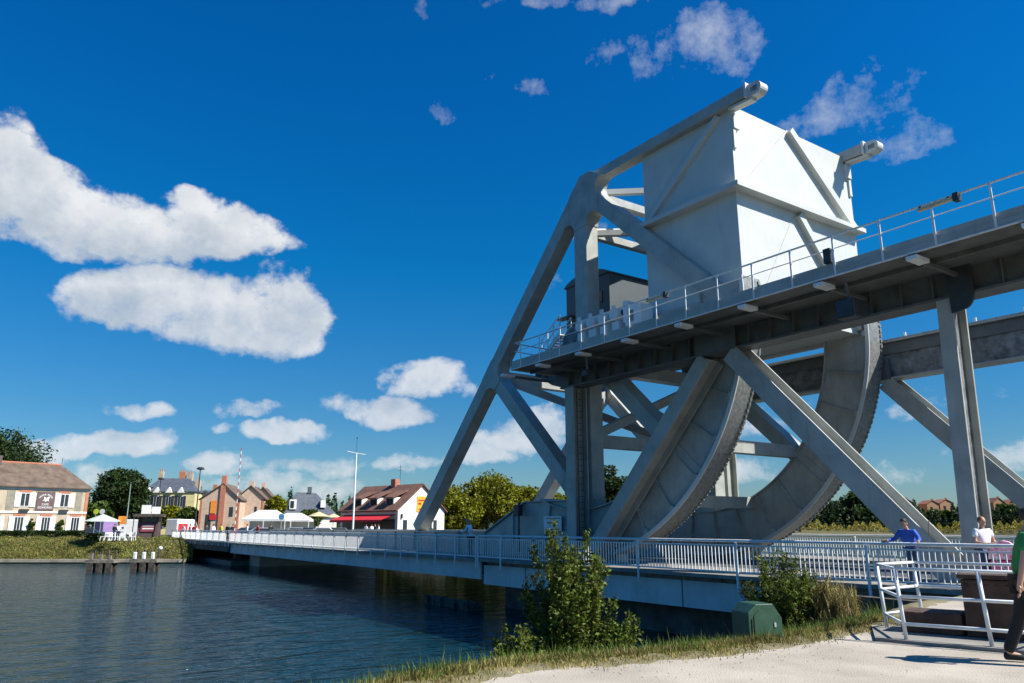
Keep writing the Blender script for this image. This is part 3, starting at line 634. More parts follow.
def leaves(centers, size, aspect=.5, up=0.0):
    n = len(centers); a = rng.normal(size=(n, 3)); a[:, 2] = a[:, 2] * .7 + up; a /= np.linalg.norm(a, axis=1)[:, None]
    b = rng.normal(size=(n, 3)); b -= (b * a).sum(1)[:, None] * a; b /= np.linalg.norm(b, axis=1)[:, None]
    s = (size * rng.uniform(.45, 1.5, n))[:, None]; c = np.cross(a, b) * s * .12
    V = np.stack([centers - a * s * .5, centers + b * s * aspect * .5 + c, centers + a * s * .5, centers - b * s * aspect * .5 + c], 1).reshape(-1, 3)
    F = np.arange(n * 4).reshape(n, 4); return V, F
def crown_pts(c, rx, ry, rz, lumps, per, lump_r, seed=0, hollow=.55):
    g = np.random.default_rng(seed); P = []
    th = g.uniform(0, 2 * np.pi, lumps); ph = np.arccos(g.uniform(-.75, 1, lumps)); rr = g.uniform(.45, 1.0, lumps) ** .6
    for i in range(lumps):
        d = np.array([np.sin(ph[i]) * np.cos(th[i]) * rx, np.sin(ph[i]) * np.sin(th[i]) * ry, np.cos(ph[i]) * rz]) * rr[i] * .86
        q = g.normal(size=(per, 3)); q /= np.linalg.norm(q, axis=1)[:, None]; q *= (g.uniform(hollow, 1.0, per) ** .5)[:, None] * lump_r * g.uniform(.55, 1.25) * np.array([1.15, 1.15, .8]) * (1 + .13 * g.normal(size=(per, 1)))
        P.append(np.asarray(c) + d + q)
    return np.concatenate(P)
def tree(px, D, top_py, w_px, m, label, group=None, name='tree', n=42, per=130, base=0.0, trunk=.28, leafsz=None, cat='tree', low=.12):
    top = HZ(top_py, D); H = top - base; p = PD(512 + (px - 512) * (1 + .245 * (H * .5 - EYE) / D), D, base); rx = w_px / 2 / 776 * D
    t = empty(name, p, 0, label, cat, group)
    cz = H * (1 + low) / 2; rz = H * (1 - low) / 2
    P = crown_pts((0, 0, cz), rx * .88, rx * .88, rz * .9, int(n * 1.25), int(per * 1.35), min(rx, rz) * .36, seed=int(px * 7 + D))
    P = P[P[:, 2] > .1]
    V, F = leaves(P, np.full(len(P), leafsz or max(.3, D * .0036)), .6)
    np_mesh('crown', V, F, m, t)
    tk = MB(); tk.tube([(0, 0, -.3), (.05 * H * .1, 0, H * .35), (.1, .05, H * .75)], trunk * H / 10, 8, trunk * H / 40)
    for k in range(5):
        a = k * 2.4; z0 = H * (.3 + .08 * k); tk.tube([(0, 0, z0), (math.cos(a) * rx * .45, math.sin(a) * rx * .45, z0 + H * .22)], trunk * H / 24, 6, .04)
    tk.build('trunk', BARK, t, smooth=True); return t
tree(-12, 118, 424, 100, L_DARK, 'tall dark tree rising behind the café roof at the left edge', 'trees of the town', n=70, per=200)
tree(120, 135, 464, 52, L_DARK, 'big round dark green tree between the café and the yellow house', 'trees of the town', n=60, per=190)
tree(97, 125, 498, 26, L_MID, 'low green tree beside the right corner of the café', 'trees of the town', n=24)
tree(188, 172, 477, 30, L_MID, 'small tree behind the chimneys of the yellow house', 'trees of the town', n=26)
tree(172, 128, 504, 30, L_YEL, 'yellow-green rounded shrub in front of the yellow house', 'trees of the town', n=26, low=.02, cat='shrub', name='shrub')
tree(190, 126, 507, 26, L_MID, 'dark green hedge-like bush right of the rounded shrub', 'trees of the town', n=20, low=.02, cat='shrub', name='shrub')
tree(273, 132, 494, 28, L_YEL, 'bright yellow-green tree between the stone gables and the slate house', 'trees of the town', n=30)
tree(308, 150, 509, 26, L_MID, 'green bush in front of the dark slate roof', 'trees of the town', n=20, low=.02, cat='shrub', name='shrub')
for i, (x, y, w, mm, lb) in enumerate([(455, 486, 66, L_YEL, 'bushy yellow-green tree just right of the white gable'), (487, 474, 70, L_YEL, 'tallest green tree of the row behind the bridge railing'), (520, 482, 60, L_YEL, 'sunlit rounded tree between the inclined legs'),
        (548, 488, 44, L_YEL, 'low yellow-green tree behind the signal box'), (580, 484, 50, L_YEL, 'green tree half hidden by the tall left column'), (612, 462, 40, L_DARK, 'dark tree seen between the left column and the inclined strut'), (436, 500, 50, L_YEL, 'low tree directly behind the white gable end'), (466, 496, 50, L_YEL, 'lower front tree of the row, left of the leaning man')]):
    tree(x, 140 + (i % 3) * 8, y, w, mm, lb, 'trees behind the bridge', n=46, per=170, low=.0)
for i, (x, y, w, lb) in enumerate([(862, 488, 54, 'tall tree on the far right bank, left of the houses'), (838, 502, 44, 'shorter tree at the left end of the far right bank'), (905, 506, 50, 'low dark tree before the far house'), (888, 498, 40, 'tree beside the tall tree on the far right bank'), (1008, 503, 44, 'dark tree at the right edge on the far bank'), (975, 508, 46, 'dark tree behind the man in the white shirt'), (940, 509, 40, 'dark tree behind the right strut')]):
    tree(x, 372, y, w, L_FAR if i % 2 else L_MID, lb, 'trees on the far right bank', n=40, per=110, low=.0)
def scrub(name, pts_fn, n, size, m, aspect=.35, up=0.0, kind='stuff', cat=None, label=None):
    P = pts_fn(n); V, F = leaves(P, np.full(len(P), size), aspect, up); o = np_mesh(name, V, F, m); tag(o, label, cat, kind=kind); return o
def belt(px0, px1, D0, D1, z0, z1):
    def f(n):
        x = rng.uniform(px0, px1, n); D = rng.uniform(D0, D1, n); h = (np.sin(x * .31) + np.sin(x * .83 + 1) + np.sin(x * .13 + 2)) / 6 + .6
        z = z0 + (z1 - z0) * h * rng.uniform(0, 1, n) ** .7; r = (x - 512) / 776 * D
        return np.stack([r * math.sin(AZ) - D * math.cos(AZ), r * math.cos(AZ) + D * math.sin(AZ), z], 1)
    return f
scrub('distant_woodland', belt(780, 1500, 360, 372, 0, 13), 44000, 1.1, L_FAR, .7, cat='woodland', label='dark green woodland along the far right bank')
scrub('golden_scrub', belt(600, 1500, 346, 358, -1.2, 4.4), 34000, .75, L_GOLD, .5, cat='scrub', label='golden yellow scrub and reeds along the far bank edge')
scrub('bank_foliage', belt(780, 1500, 356, 362, -.3, 4.2), 9000, .7, L_YEL, .6, cat='scrub', label='yellow-green bushes behind the golden scrub of the far bank')
scrub('distant_trees', belt(-200, 470, 205, 225, 0, 11), 26000, .8, L_DARK, .7, cat='woodland', label='dark line of distant trees behind the town roofs')
scrub('distant_trees_behind_the_bridge', belt(430, 800, 215, 230, 0, 8), 16000, .8, L_FAR, .7, cat='woodland', label='distant tree line behind the bridge girders')
def leftbank(n):
    x = rng.uniform(-60, 196, n); t = rng.uniform(0, 1, n); D = 86.8 + t * 9; zg = np.interp(t, [0, .35, .85, 1], [-2.1, -1.2, -.05, 0]); hh = (.25 + .3 * (np.sin(x * .2) + 1) / 2) * (1.1 - .6 * np.abs(t - .5))
    z = zg + rng.uniform(0, 1, n) * hh; r = (x - 512) / 776 * D
    return np.stack([r * math.sin(AZ) - D * math.cos(AZ), r * math.cos(AZ) + D * math.sin(AZ), z], 1)
scrub('bank_reeds', leftbank, 34000, .18, L_REED, .3, .8, cat='reeds', label='brown and ochre grass on the bank below the café')
scrub('bank_grass', leftbank, 34000, .17, L_GRN, .3, .8, cat='grass', label='green tufts of grass on the bank below the café')
scrub('bank_darkening_bushes', belt(372, 640, 99, 124, -2.4, .9), 30000, .5, L_DARK, .6, cat='bushes', label='dark bushes added under the bridge to darken the far bank')  # scrub added to darken the sunlit bank and its reflection
# clipped hedge before the cafe
def hedge(px0, px1, D, h, label):
    n = int(abs(px1 - px0) * 90); x = rng.uniform(px0, px1, n); d = D + np.minimum(0, (x - 60)) * .085 + rng.uniform(-.5, .5, n); z = rng.uniform(0, 1, n) ** .6 * h; r = (x - 512) / 776 * D
    P = np.stack([r * math.sin(AZ) - d * math.cos(AZ), r * math.cos(AZ) + d * math.sin(AZ), z], 1)
    V, F = leaves(P, np.full(n, .2), .7); tag(np_mesh('hedge', V, F, L_DARK), label, 'hedge')
hedge(-60, 84, 98.5, 1.05, 'long clipped dark green hedge in front of the café windows'); hedge(88, 102, 91, .75, 'short dark green hedge under the pale parasol')

# ------------------------------------------------------------------ shrubs and grass on the near bank
def bush(c, h, r, n, sz, m, stems, seed, name, label, cat='shrub', asp=.5, flare=.6):
    g = np.random.default_rng(seed); t = empty(name, c, 0, label, cat); P = []; tk = MB()
    for s_ in range(stems):
        a = g.uniform(0, 2 * np.pi); rr = r * g.uniform(.15, 1) ** .7; hh = h * g.uniform(.62, 1.0) * (1 - .38 * (rr / r) ** 2)
        p0 = np.array([g.normal() * r * .18, g.normal() * r * .18, -.1]); p3 = np.array([math.cos(a) * rr, math.sin(a) * rr, hh]); pm = (p0 + p3) / 2 + np.array([math.cos(a), math.sin(a), -.3]) * rr * .18 * flare
        pts = [(1 - u) ** 2 * p0 + 2 * u * (1 - u) * pm + u * u * p3 for u in np.linspace(0, 1, 7)]
        tk.tube([tuple(q) for q in pts], .012, 5, .004, caps=False)
        k = n // stems; u = g.uniform(.12, 1.02, k) ** .8; idx = np.clip((u * 6), 0, 5.999); i0 = idx.astype(int); fr = (idx - i0)[:, None]; pa = np.array(pts)
        base = pa[i0] * (1 - fr) + pa[i0 + 1] * fr
        twig = g.integers(0, 9, k); tw = np.random.default_rng(seed * 100 + s_).normal(size=(9, 3)) * r * .22; tw[:, 2] = np.abs(tw[:, 2]) * .8
        P.append(base + tw[twig] * g.uniform(.1, 1, k)[:, None] * (1.15 - u)[:, None] * 1.3 + g.normal(size=(k, 3)) * .028)
    P = np.concatenate(P); V, F = leaves(P, np.full(len(P), sz), asp, .25 if asp > .2 else 2.2); np_mesh('leaves', V, F, m, t); tk.build('stems', BARK, t, smooth=True); return t
b0 = W(.80, 11.3, -.55)
bush(b0, 2.42, .66, 15500, .058, L_BUSH, 38, 3, 'shrub', 'tall leafy green shrub on the bank in front of the pale fascia panels', flare=.3)
bush(W(.15, 10.9, -.75), 1.15, .62, 6500, .055, L_BUSH, 24, 4, 'shrub', 'low spreading green shrub left of the tall one, above the dark water')
bush(W(1.45, 11.4, -.6), 1.05, .55, 4500, .055, L_BUSH, 18, 5, 'shrub', 'small leafy shrub at the right foot of the tall one')
bush(W(4.9, 14.4, -.45), 1.7, .72, 9500, .085, L_BUSH, 44, 7, 'willow_shrub', 'narrow-leaved green shrub behind the green cabinet', flare=.2, asp=.24)
bush(W(5.75, 14.2, -.4), 1.1, .5, 5000, .42, L_DRY, 60, 8, 'dry_grass_clump', 'tall clump of straw-coloured dry grass right of the green cabinet', cat='grass clump', flare=.2, asp=.03)
def blades(n, seed, dry, lo, hi, ysel=(2.6, 13.6), h=(.05, .17)):
    g = np.random.default_rng(seed); ex = np.array([p[0] for p in EDGE]); ey = np.array([p[1] for p in EDGE])
    y = g.uniform(ysel[0], ysel[1], n); x = np.interp(y, ey, ex) + g.normal(0, 1, n) * .18 + g.uniform(lo, hi, n) + .15 * np.sin(y * 3.3) * g.uniform(0, 1, n)
    off = x - np.interp(y, ey, ex); z = np.interp(off, [-2.6, -1.8, -1.1, -.5, 0, .25, .6], [-2.7, -1.7, -.85, -.28, -.03, .01, 0]) - .02
    b = np.stack([x, y, z], 1); hh = g.uniform(h[0], h[1], n) * (np.where(off > .15, .45, 1)); a = g.uniform(0, 2 * np.pi, n); w = np.stack([np.cos(a), np.sin(a), a * 0], 1) * .006
    tip = b + np.stack([g.normal(0, .35, n), g.normal(0, .35, n), np.ones(n)], 1) * hh[:, None]; mid = b * .45 + tip * .55 + w * 0
    V = np.stack([b - w, b + w, mid + w * .8, tip, mid - w * .8], 1).reshape(-1, 3); F = np.arange(n * 5).reshape(n, 5); return V, F
V, F = blades(46000, 1, True, -.35, .32); tag(np_mesh('dry_grass', V, F, L_DRY), 'dry straw-coloured grass along the gravel edge', 'grass', kind='stuff')
V, F = blades(34000, 2, False, -1.3, .05, h=(.08, .26)); tag(np_mesh('green_grass', V, F, L_GRN), 'green grass down the slope of the bank', 'grass', kind='stuff')
V, F = blades(14000, 3, False, -2.2, -.6, ysel=(4, 16), h=(.15, .5)); tag(np_mesh('bank_weeds', V, F, L_BUSH), 'dark weeds on the lower bank', 'weeds', kind='stuff')
g_ = np.random.default_rng(9); n = 420; yy = g_.uniform(3, 14, n); xx = np.interp(yy, [p[1] for p in EDGE], [p[0] for p in EDGE]) + .1 + np.abs(g_.normal(0, 1, n)) * 1.1
PV = []; PF = []
for i in range(n):
    s_ = g_.uniform(.006, .02); o = len(PV); c = np.array([xx[i], yy[i], s_ * .3])
    for d in ((1, 0, 0), (0, 1, 0), (-1, 0, 0), (0, -1, 0), (0, 0, .7)): PV.append(c + np.array(d) * s_ * g_.uniform(.7, 1.2))
    for q in range(4): PF.append((o + q, o + (q + 1) % 4, o + 4))
tag(np_mesh('loose_stones', PV, PF, GRAVEL), 'small loose stones scattered on the pale gravel', 'gravel', kind='stuff')

# ------------------------------------------------------------------ buildings of the far bank
PLAST = mat('cream_render', (.47, .39, .28), .85, var=.12, scale=.8, bump=.2); PLASTW = mat('white_render', (.80, .78, .72), .8, var=.06, scale=.6)
YELR = mat('yellow_render', (.66, .57, .28), .85, var=.1, scale=.7); STONE = mat('pale_stone', (.60, .46, .34), .9, col2=(.46, .33, .24), scale=2.2, bump=.5); GREYP = mat('grey_panel', (.28, .26, .20), .85, var=.15, scale=1.5)
BRICK = mat('orange_brick', (.50, .21, .12), .9, col2=(.36, .13, .08), scale=3.5, bump=.4); TILE = mat('old_roof_tile', (.16, .115, .085), .9, col2=(.075, .055, .042), scale=1.2, bump=.8, bscale=6)
TILER = mat('red_roof_tile', (.21, .10, .065), .9, col2=(.095, .05, .038), scale=1.5, bump=.8, bscale=6); SLATE = mat('slate', (.085, .10, .125), .6, col2=(.05, .06, .08), scale=1.5, bump=.4)
RED = mat('red_cloth', (.55, .02, .03), .7); ORANGE = mat('orange_board', (.85, .28, .03), .6); CANVAS = mat('white_canvas', (.82, .82, .80), .7, var=.04, trans=.15); CANVG = mat('pale_green_canvas', (.60, .74, .62), .7, trans=.2); TAN = mat('tan_canvas', (.72, .62, .36), .7, trans=.2)
SIGND = mat('dark_sign', (.10, .07, .07), .6); PURP = mat('purple_paint', (.16, .05, .22), .5); GREEND = mat('dark_green_paint', (.025, .075, .045), .45, var=.15, scale=6, streak=.3, bump=.1); MAROON = mat('maroon_board', (.28, .05, .07), .6)

class Bld:
    """local frame: x along the front to the right, y into the building, z up"""
    def __init__(s, name, px, D, azd, label, cat='house', group='houses of the town'):
        a = math.radians(azd); d = W(math.sin(a), math.cos(a)); s.d = d; s.p = PD(512 + (px - 512) * (1 + .245 * 1.8 / D), D)
        s.o = empty(name, s.p, math.atan2(d.y, d.x), label, cat, group); s.px = px; s.D = D; s.a = a
    def L(s, px):       # distance along the front reached at image column px
        k = (px - 512) / 776; r0 = (s.px - 512) / 776 * s.D; return (k * s.D - r0) / (math.sin(s.a) - k * math.cos(s.a))
    def z(s, px, py): return HZ(py, s.D + s.L(px) * math.cos(s.a))
    def add(s, mb, name, m, parent=None, **k): return mb.build(name, m, parent or s.o, **k)
    def shutter_window(s, xc, z0, z1, w=.95, sw=.5, mullion=2, shut=None, head=None, box=False, parent=None, wm=None):
        f = s.add(MB().box(xc - w / 2, xc + w / 2, -.06, -.003, z0, z1), 'window', wm or WHITE)
        for i in range(mullion):
            x0 = xc - w / 2 + .06 + i * (w - .06) / mullion; s.add(MB().box(x0, x0 + (w - .12) / mullion - .04, -.075, -.062, z0 + .08, z1 - .08), 'pane', GLASS, f)
        if shut:
            for k in (-1, 1): s.add(MB().box(xc + k * (w / 2 + sw / 2) - sw / 2 + .01, xc + k * (w / 2 + sw / 2) + sw / 2 - .01, -.1, -.04, z0 - .03, z1 + .03), 'shutter', shut)
        if head: s.add(MB().box(xc - w / 2 - .15, xc + w / 2 + .15, -.08, -.004, z1 + .04, z1 + .30), 'lintel', head)
        if box: s.add(MB().box(xc - w / 2, xc + w / 2, -.34, -.11, z0 - .55, z0 - .3), 'flower_box', DARK)
# cafe: its front recedes to the right; corner at the right end (x = 0), front to negative x
cf = Bld('cafe', 86, 97, 38, 'old café with brown tiled roof, white shutters and a dark arched sign')
cf.o.scale = (1.065,) * 3; cf.o.location = PD(84.5, 103.3); cz_e = 6.1; Lc = 15; dp = 7
def pxl(px): return cf.L(px)
cf.add(MB().box(-Lc, 0, 0, dp, -.1, cz_e), 'wall', PLAST)
rf = MB(); ov = .35; ridge = cz_e + 2.95; hip = pxl(67)
rf.add([(-Lc, -ov, cz_e), (ov, -ov, cz_e), (ov, dp + ov, cz_e), (-Lc, dp + ov, cz_e), (-Lc, dp / 2, ridge), (hip, dp / 2, ridge), (-Lc, -ov, cz_e - .12), (ov, -ov, cz_e - .12), (ov, dp + ov, cz_e - .12), (-Lc, dp + ov, cz_e - .12)],
       [(0, 1, 5, 4), (1, 2, 5), (2, 3, 4, 5), (0, 4, 3), (6, 7, 1, 0), (7, 8, 2, 1), (8, 9, 3, 2), (9, 6, 0, 3), (9, 8, 7, 6)])
ro = cf.add(rf, 'roof', TILE); cf.add(MB().tube([(-Lc, dp / 2, ridge + .02), (hip, dp / 2, ridge + .02)], .12, 6), 'ridge_tiles', BRICK, ro); cf.add(MB().tube([(hip, dp / 2, ridge), (hip, dp / 2, ridge + .9)], .03, 5), 'finial', DARK, ro)
cf.add(MB().box(-Lc - .02, -Lc + .0, 0, .1, 0, .1).box(pxl(3) - .7, pxl(3), dp / 2 - .6, dp / 2 + .6, ridge - 1.8, ridge + .7), 'chimney', SIGND, ro)
cf.add(MB().box(-Lc, .03, -.09, -.004, 3.0, 3.22).box(-Lc, .03, -.07, -.004, 5.72, 5.95), 'stone_band', PLASTW); cf.add(MB().box(-.32, .04, -.05, -.004, 0, 3.0).box(-.32, .04, -.05, -.004, 3.23, 5.7), 'brick_quoin', BRICK)
for (a, b) in ((4, 12), (33, 35), (50.5, 52.5), (74, 80)): cf.add(MB().box(pxl(a), pxl(b), -.04, -.005, 3.3, 5.6), 'grey_panel', GREYP)
for px in (22.7, 62.5): cf.shutter_window(pxl(px), 3.75, 5.35, 1.0, .62, 2, WHITE, BRICK, True)
for px in (-6, 19.7, 46.6, 76): cf.shutter_window(pxl(px), .75, 2.6, 1.0, .58, 3, WHITE, BRICK)
for px in (32, 60.5):
    P = crown_pts((pxl(px), -.35, 1.6), .22, .2, 1.1, 10, 60, .18, seed=px if isinstance(px, int) else 60); V, F = leaves(P, np.full(len(P), .2), .7); np_mesh('climbing_plant', V, F, L_MID, cf.o)
sx = pxl(43.3)
sg = cf.add(MB().box(sx - .95, sx + .95, -.12, -.05, 3.35, 5.55), 'cafe_sign', mat('sign_brown', (.13, .085, .085), .6))
SM = Matrix.Translation((sx, -.125, 0)) @ Matrix.Rotation(math.radians(90), 4, 'X')
arcw = "PEGASUS BRIDGE"
for i, ch in enumerate(arcw):
    if ch == ' ': continue
    a = math.radians(90 + 68 - i * 136 / (len(arcw) - 1)); text_mesh('sign_letter', ch, .26, SM @ Matrix.Translation((.72 * math.cos(a), 4.58 + .62 * math.sin(a), 0)) @ Matrix.Rotation(a - math.pi / 2, 4, 'Z'), WHITE, sg)
text_mesh('sign_text', 'CAFE', .34, SM @ Matrix.Translation((0, 4.02, 0)), WHITE, sg); text_mesh('sign_text', 'GONDREE', .34, SM @ Matrix.Translation((0, 3.66, 0)), WHITE, sg)
hs_ = MB().prism([(sx - .4, 4.45), (sx - .15, 4.62), (sx - .25, 4.95), (sx + .05, 4.78), (sx + .32, 4.98), (sx + .42, 4.85), (sx + .28, 4.6), (sx + .38, 4.35), (sx + .2, 4.5), (sx - .05, 4.32), (sx - .1, 4.5)][::-1], -.135, -.125); cf.add(hs_, 'sign_emblem', WHITE, sg)
# yellow house
yh = Bld('house', 142, 150, 80, 'yellow rendered house with slate roof, tall chimneys and dark shutters'); Ly = yh.L(193)
yh.add(MB().box(0, Ly, 0, 8, -.1, 8.2), 'wall', YELR)
rr_ = MB(); rr_.add([(-.3, -.3, 8.2), (Ly + .3, -.3, 8.2), (Ly + .3, 8.3, 8.2), (-.3, 8.3, 8.2), (1.9, 3, 10.9), (Ly - 1.9, 3, 10.9), (1.9, 5, 10.9), (Ly - 1.9, 5, 10.9)], [(0, 1, 5, 4), (1, 2, 7, 5), (2, 3, 6, 7), (3, 0, 4, 6), (4, 5, 7, 6), (3, 2, 1, 0)])
ry = yh.add(rr_, 'roof', SLATE)
for (x, w, h, m_) in ((1.7, .9, 12.3, PLAST), (Ly * .62, 1.2, 12.3, BRICK), (Ly * .78, 1.0, 12.0, PLAST), (Ly - .5, 1.0, 10.6, PLAST)):
    c = yh.add(MB().box(x - w / 2, x + w / 2, 3.4, 4.4, 8, h), 'chimney', m_, ry); yh.add(MB().lathe([(.12, 0), (.1, .5)], (x - .2, 3.9, h), 8).lathe([(.12, 0), (.1, .5)], (x + .2, 3.9, h), 8), 'chimney_pots', BRICK, c)
for px in (146, 154.7, 167, 179):
    x = yh.L(px); yh.shutter_window(x, 5.2, 7.3, 1.0, .5, 2, DARK); yh.add(MB().prism([(x - .7, 7.95), (x + .7, 7.95), (x, 9.0)][::-1], -.45, 1.5), 'dormer_pediment', PLASTW, ry)
    yh.shutter_window(x, 1.2, 3.4, 1.0, .5, 2, DARK)
yh.add(MB().box(-.1, Ly + .1, -.08, -.004, 4.3, 4.5), 'stone_band', PLASTW)
# house block behind right of it
dk = Bld('house', 192, 158, 85, 'plain house with dark roof between the yellow house and the stone gable'); Ld = dk.L(214)
dk.add(MB().box(0, Ld, 0, 6, -.1, 7.0), 'wall', PLASTW); dr = dk.add(MB().prism([(-.2, 7.0), (Ld + .2, 7.0), (Ld + .2, 7.1), (Ld / 2, 8.8), (-.2, 7.1)][::-1], -.2, 6.2), 'roof', SLATE); dk.add(MB().box(Ld * .7, Ld * .7 + .8, 2, 2.8, 7.6, 10), 'chimney', BRICK, dr); dk.shutter_window(Ld * .35, 3.9, 5.4, .9, .4, 2, DARK)
def gable_house(px0, px1, pa, ya, ye, D, azd, label, wallm, roofm, depth=9, chim=None, quoin=None, wins=(), name='house', group='houses of the town'):
    h = Bld(name, px0, D, azd, label, group=group); Lw = h.L(px1); xa = h.L(pa); za = h.z(pa, ya); ze = h.z(px0, ye)
    h.add(MB().prism([(0, -.1), (Lw, -.1), (Lw, ze), (xa, za), (0, ze)][::-1], 0, depth), 'wall', wallm)
    rm = MB(); t = .16
    for (xe) in (-.25, Lw + .25):
        e = Vector((xe, 0, ze - .12)); a = Vector((xa, 0, za + .05)); up = Vector((0, 0, t))
        vs = [e + Vector((0, -.25, 0)), a + Vector((0, -.25, 0)), a + Vector((0, depth + .25, 0)), e + Vector((0, depth + .25, 0))]; vs += [v + up for v in vs]
        rm.add(vs, [(0, 1, 2, 3), (7, 6, 5, 4), (0, 4, 5, 1), (1, 5, 6, 2), (2, 6, 7, 3), (3, 7, 4, 0)])
    r_ = h.add(rm, 'roof', roofm)
    if quoin:
        h.add(MB().box(-.02, .35, -.06, -.004, 0, ze - .1), 'brick_quoin', quoin); h.add(MB().box(Lw - .35, Lw + .02, -.06, -.004, 0, ze - .1), 'brick_quoin', quoin)
    return h, Lw, xa, za, ze, r_
h, Lw, xa, za, ze, r_ = gable_house(199, 239, 221, 485, 500, 125, 82, 'pale stone gabled house with a full-height orange brick chimney stack', STONE, TILE, quoin=BRICK)
h.add(MB().box(xa - .35, xa + .45, -.22, -.02, 0, za + .2).box(xa - .3, xa + .4, -.2, .9, za + .21, za + 1.4), 'chimney_stack', BRICK)
h.add(MB().box(h.L(231) - .3, h.L(231) + .3, -.04, -.005, 3.1, 4.6), 'window', GLASS); h.add(MB().box(h.L(209) - .5, h.L(209) + .4, -.04, -.005, 0, 3.4), 'door', DARK)
h.add(MB().box(h.L(213) - .45, h.L(213) + .45, -.13, -.07, 3.6, 5.6), 'hanging_banner', ORANGE); h.add(MB().box(h.L(213) - .5, h.L(213) + .6, -.13, -.07, 2.6, 3.4).box(h.L(213) - .45, h.L(213) + .45, -.14, -.131, 2.9, 3.1), 'banner', RED)
h, Lw, xa, za, ze, r_ = gable_house(236, 263, 249, 487, 499, 130, 80, 'pinkish stone gabled house beside the marquee', STONE, TILE, quoin=BRICK)
h.add(MB().box(xa - .4, xa + .4, .1, 1.0, za - .2, za + .9), 'chimney', STONE, r_); h.add(MB().box(h.L(254), h.L(256.5), -.04, -.005, 3.6, 4.8), 'window', GLASS)
h, Lw, xa, za, ze, r_ = gable_house(254, 272, 261, 488, 500, 136, 78, 'narrow pale gabled house half hidden by the yellow-green tree', PLAST, TILE)
h.add(MB().box(xa - .3, xa + .4, .1, 1.0, za - .2, za + .8), 'chimney', STONE, r_)
# slate house
sh = Bld('house', 284, 160, 70, 'dark slate-roofed house with a small dormer behind the tan parasols'); Ls = sh.L(337)
sh.add(MB().box(0, Ls, 0, 9, -.1, 3.6), 'wall', PLASTW); zt_ = 8.7
sr = MB(); sr.add([(-.4, -.4, 3.5), (Ls + .4, -.4, 3.5), (Ls + .4, 9.4, 3.5), (-.4, 9.4, 3.5), (2.6, 4.5, zt_), (Ls * .62, 4.5, zt_ - .2)], [(0, 1, 5, 4), (1, 2, 5), (2, 3, 4, 5), (3, 0, 4), (3, 2, 1, 0)]); so_ = sh.add(sr, 'roof', SLATE)
dm = sh.add(MB().box(sh.L(289), sh.L(296), .6, 3.4, 5.0, 7.0), 'dormer', PLASTW, so_); sh.add(MB().box(sh.L(290), sh.L(293.5), .52, .59, 5.3, 6.7), 'pane', GLASS, so_)
sh.add(MB().box(sh.L(320.5), sh.L(325.5), .8, 2.6, 5.4, 6.9), 'dormer', WHITE, so_); sh.add(MB().box(Ls * .45, Ls * .45 + .8, 4.1, 4.9, 8.4, 9.8), 'chimney', SLATE, so_); sh.shutter_window(sh.L(303), 1.0, 2.6, 1, .4, 2, DARK)
# restaurant: corner at px 396, gable to the right, long front receding left
rs = Bld('restaurant', 398, 104, 43.5, 'brown-roofed restaurant with white gable, dormers and red awning', 'restaurant'); Lg = 8.3; Lf = 13.4
xa = 4.1; za = 7.15; ze = 3.9
rs.add(MB().prism([(0, -.1), (Lg, -.1), (Lg, ze - .2), (xa, za), (0, ze)][::-1], 0, Lf), 'wall', PLASTW)
rm = MB(); 
for (xe, zz) in ((-.5, ze - .42), (Lg + .35, ze - .45)):
    e = Vector((xe, 0, zz)); a = Vector((xa, 0, za + .02)); up = Vector((0, 0, .2)); vs = [e + Vector((0, -.3, 0)), a + Vector((0, -.3, 0)), a + Vector((0, Lf + .3, 0)), e + Vector((0, Lf + .3, 0))]; vs += [v + up for v in vs]
    rm.add(vs, [(0, 1, 2, 3), (7, 6, 5, 4), (0, 4, 5, 1), (1, 5, 6, 2), (2, 6, 7, 3), (3, 7, 4, 0)])
rro = rs.add(rm, 'roof', TILER)
for k, yy in enumerate((2.6, 6.3, 10.0)):
    dmo = rs.add(MB().box(.55, 2.6, yy - .9, yy + .9, 4.2, 5.45), 'dormer', PLASTW, rro); rs.add(MB().add([(.25, yy - 1.1, 5.3), (.25, yy + 1.1, 5.3), (3.3, yy + 1.1, 6.5), (3.3, yy - 1.1, 6.5), (.25, yy - 1.1, 5.45), (.25, yy + 1.1, 5.45), (3.3, yy + 1.1, 6.6), (3.3, yy - 1.1, 6.6)], [(3, 2, 1, 0), (4, 5, 6, 7), (0, 1, 5, 4), (1, 2, 6, 5), (2, 3, 7, 6), (3, 0, 4, 7)]), 'dormer_roof', TILER, rro)
    rs.add(MB().box(.48, .54, yy - .7, yy - .05, 4.4, 5.25).box(.48, .54, yy + .05, yy + .7, 4.4, 5.25), 'dormer_window', GLASS, rro)
rs.add(MB().box(xa - .4, xa + .4, 5.6, 6.6, 6.6, 8.2), 'chimney', BRICK, rro); rs.add(MB().tube([(xa, 5, 8), (xa, 5, 10.2)], .03, 5).tube([(xa, 4.4, 9.9), (xa, 5.6, 9.9)], .02, 5).tube([(xa, 4.5, 9.4), (xa, 5.5, 9.4)], .02, 5), 'aerial', DARK, rro)
og = rs.add(MB().box(3.2, 4.75, -.08, -.01, 3.5, 5.6), 'gable_sign', mat('orange_sign', (.9, .42, .02), .6))
rs.add(MB().box(3.4, 4.55, -.1, -.085, 4.95, 5.15).box(3.4, 3.9, -.1, -.085, 4.45, 4.75).box(3.55, 4.4, -.1, -.085, 3.75, 3.95), 'sign_marks', RED, og)
for (x0, x1) in ((.9, 1.6), (5.2, 6.0), (6.3, 6.9)): rs.add(MB().box(x0, x1, -.05, -.005, .9, 2.4), 'window', GLASS)
rs.add(MB().box(.5, .7, -.2, -.005, 2.6, 3.2), 'wall_lamp', DARK)
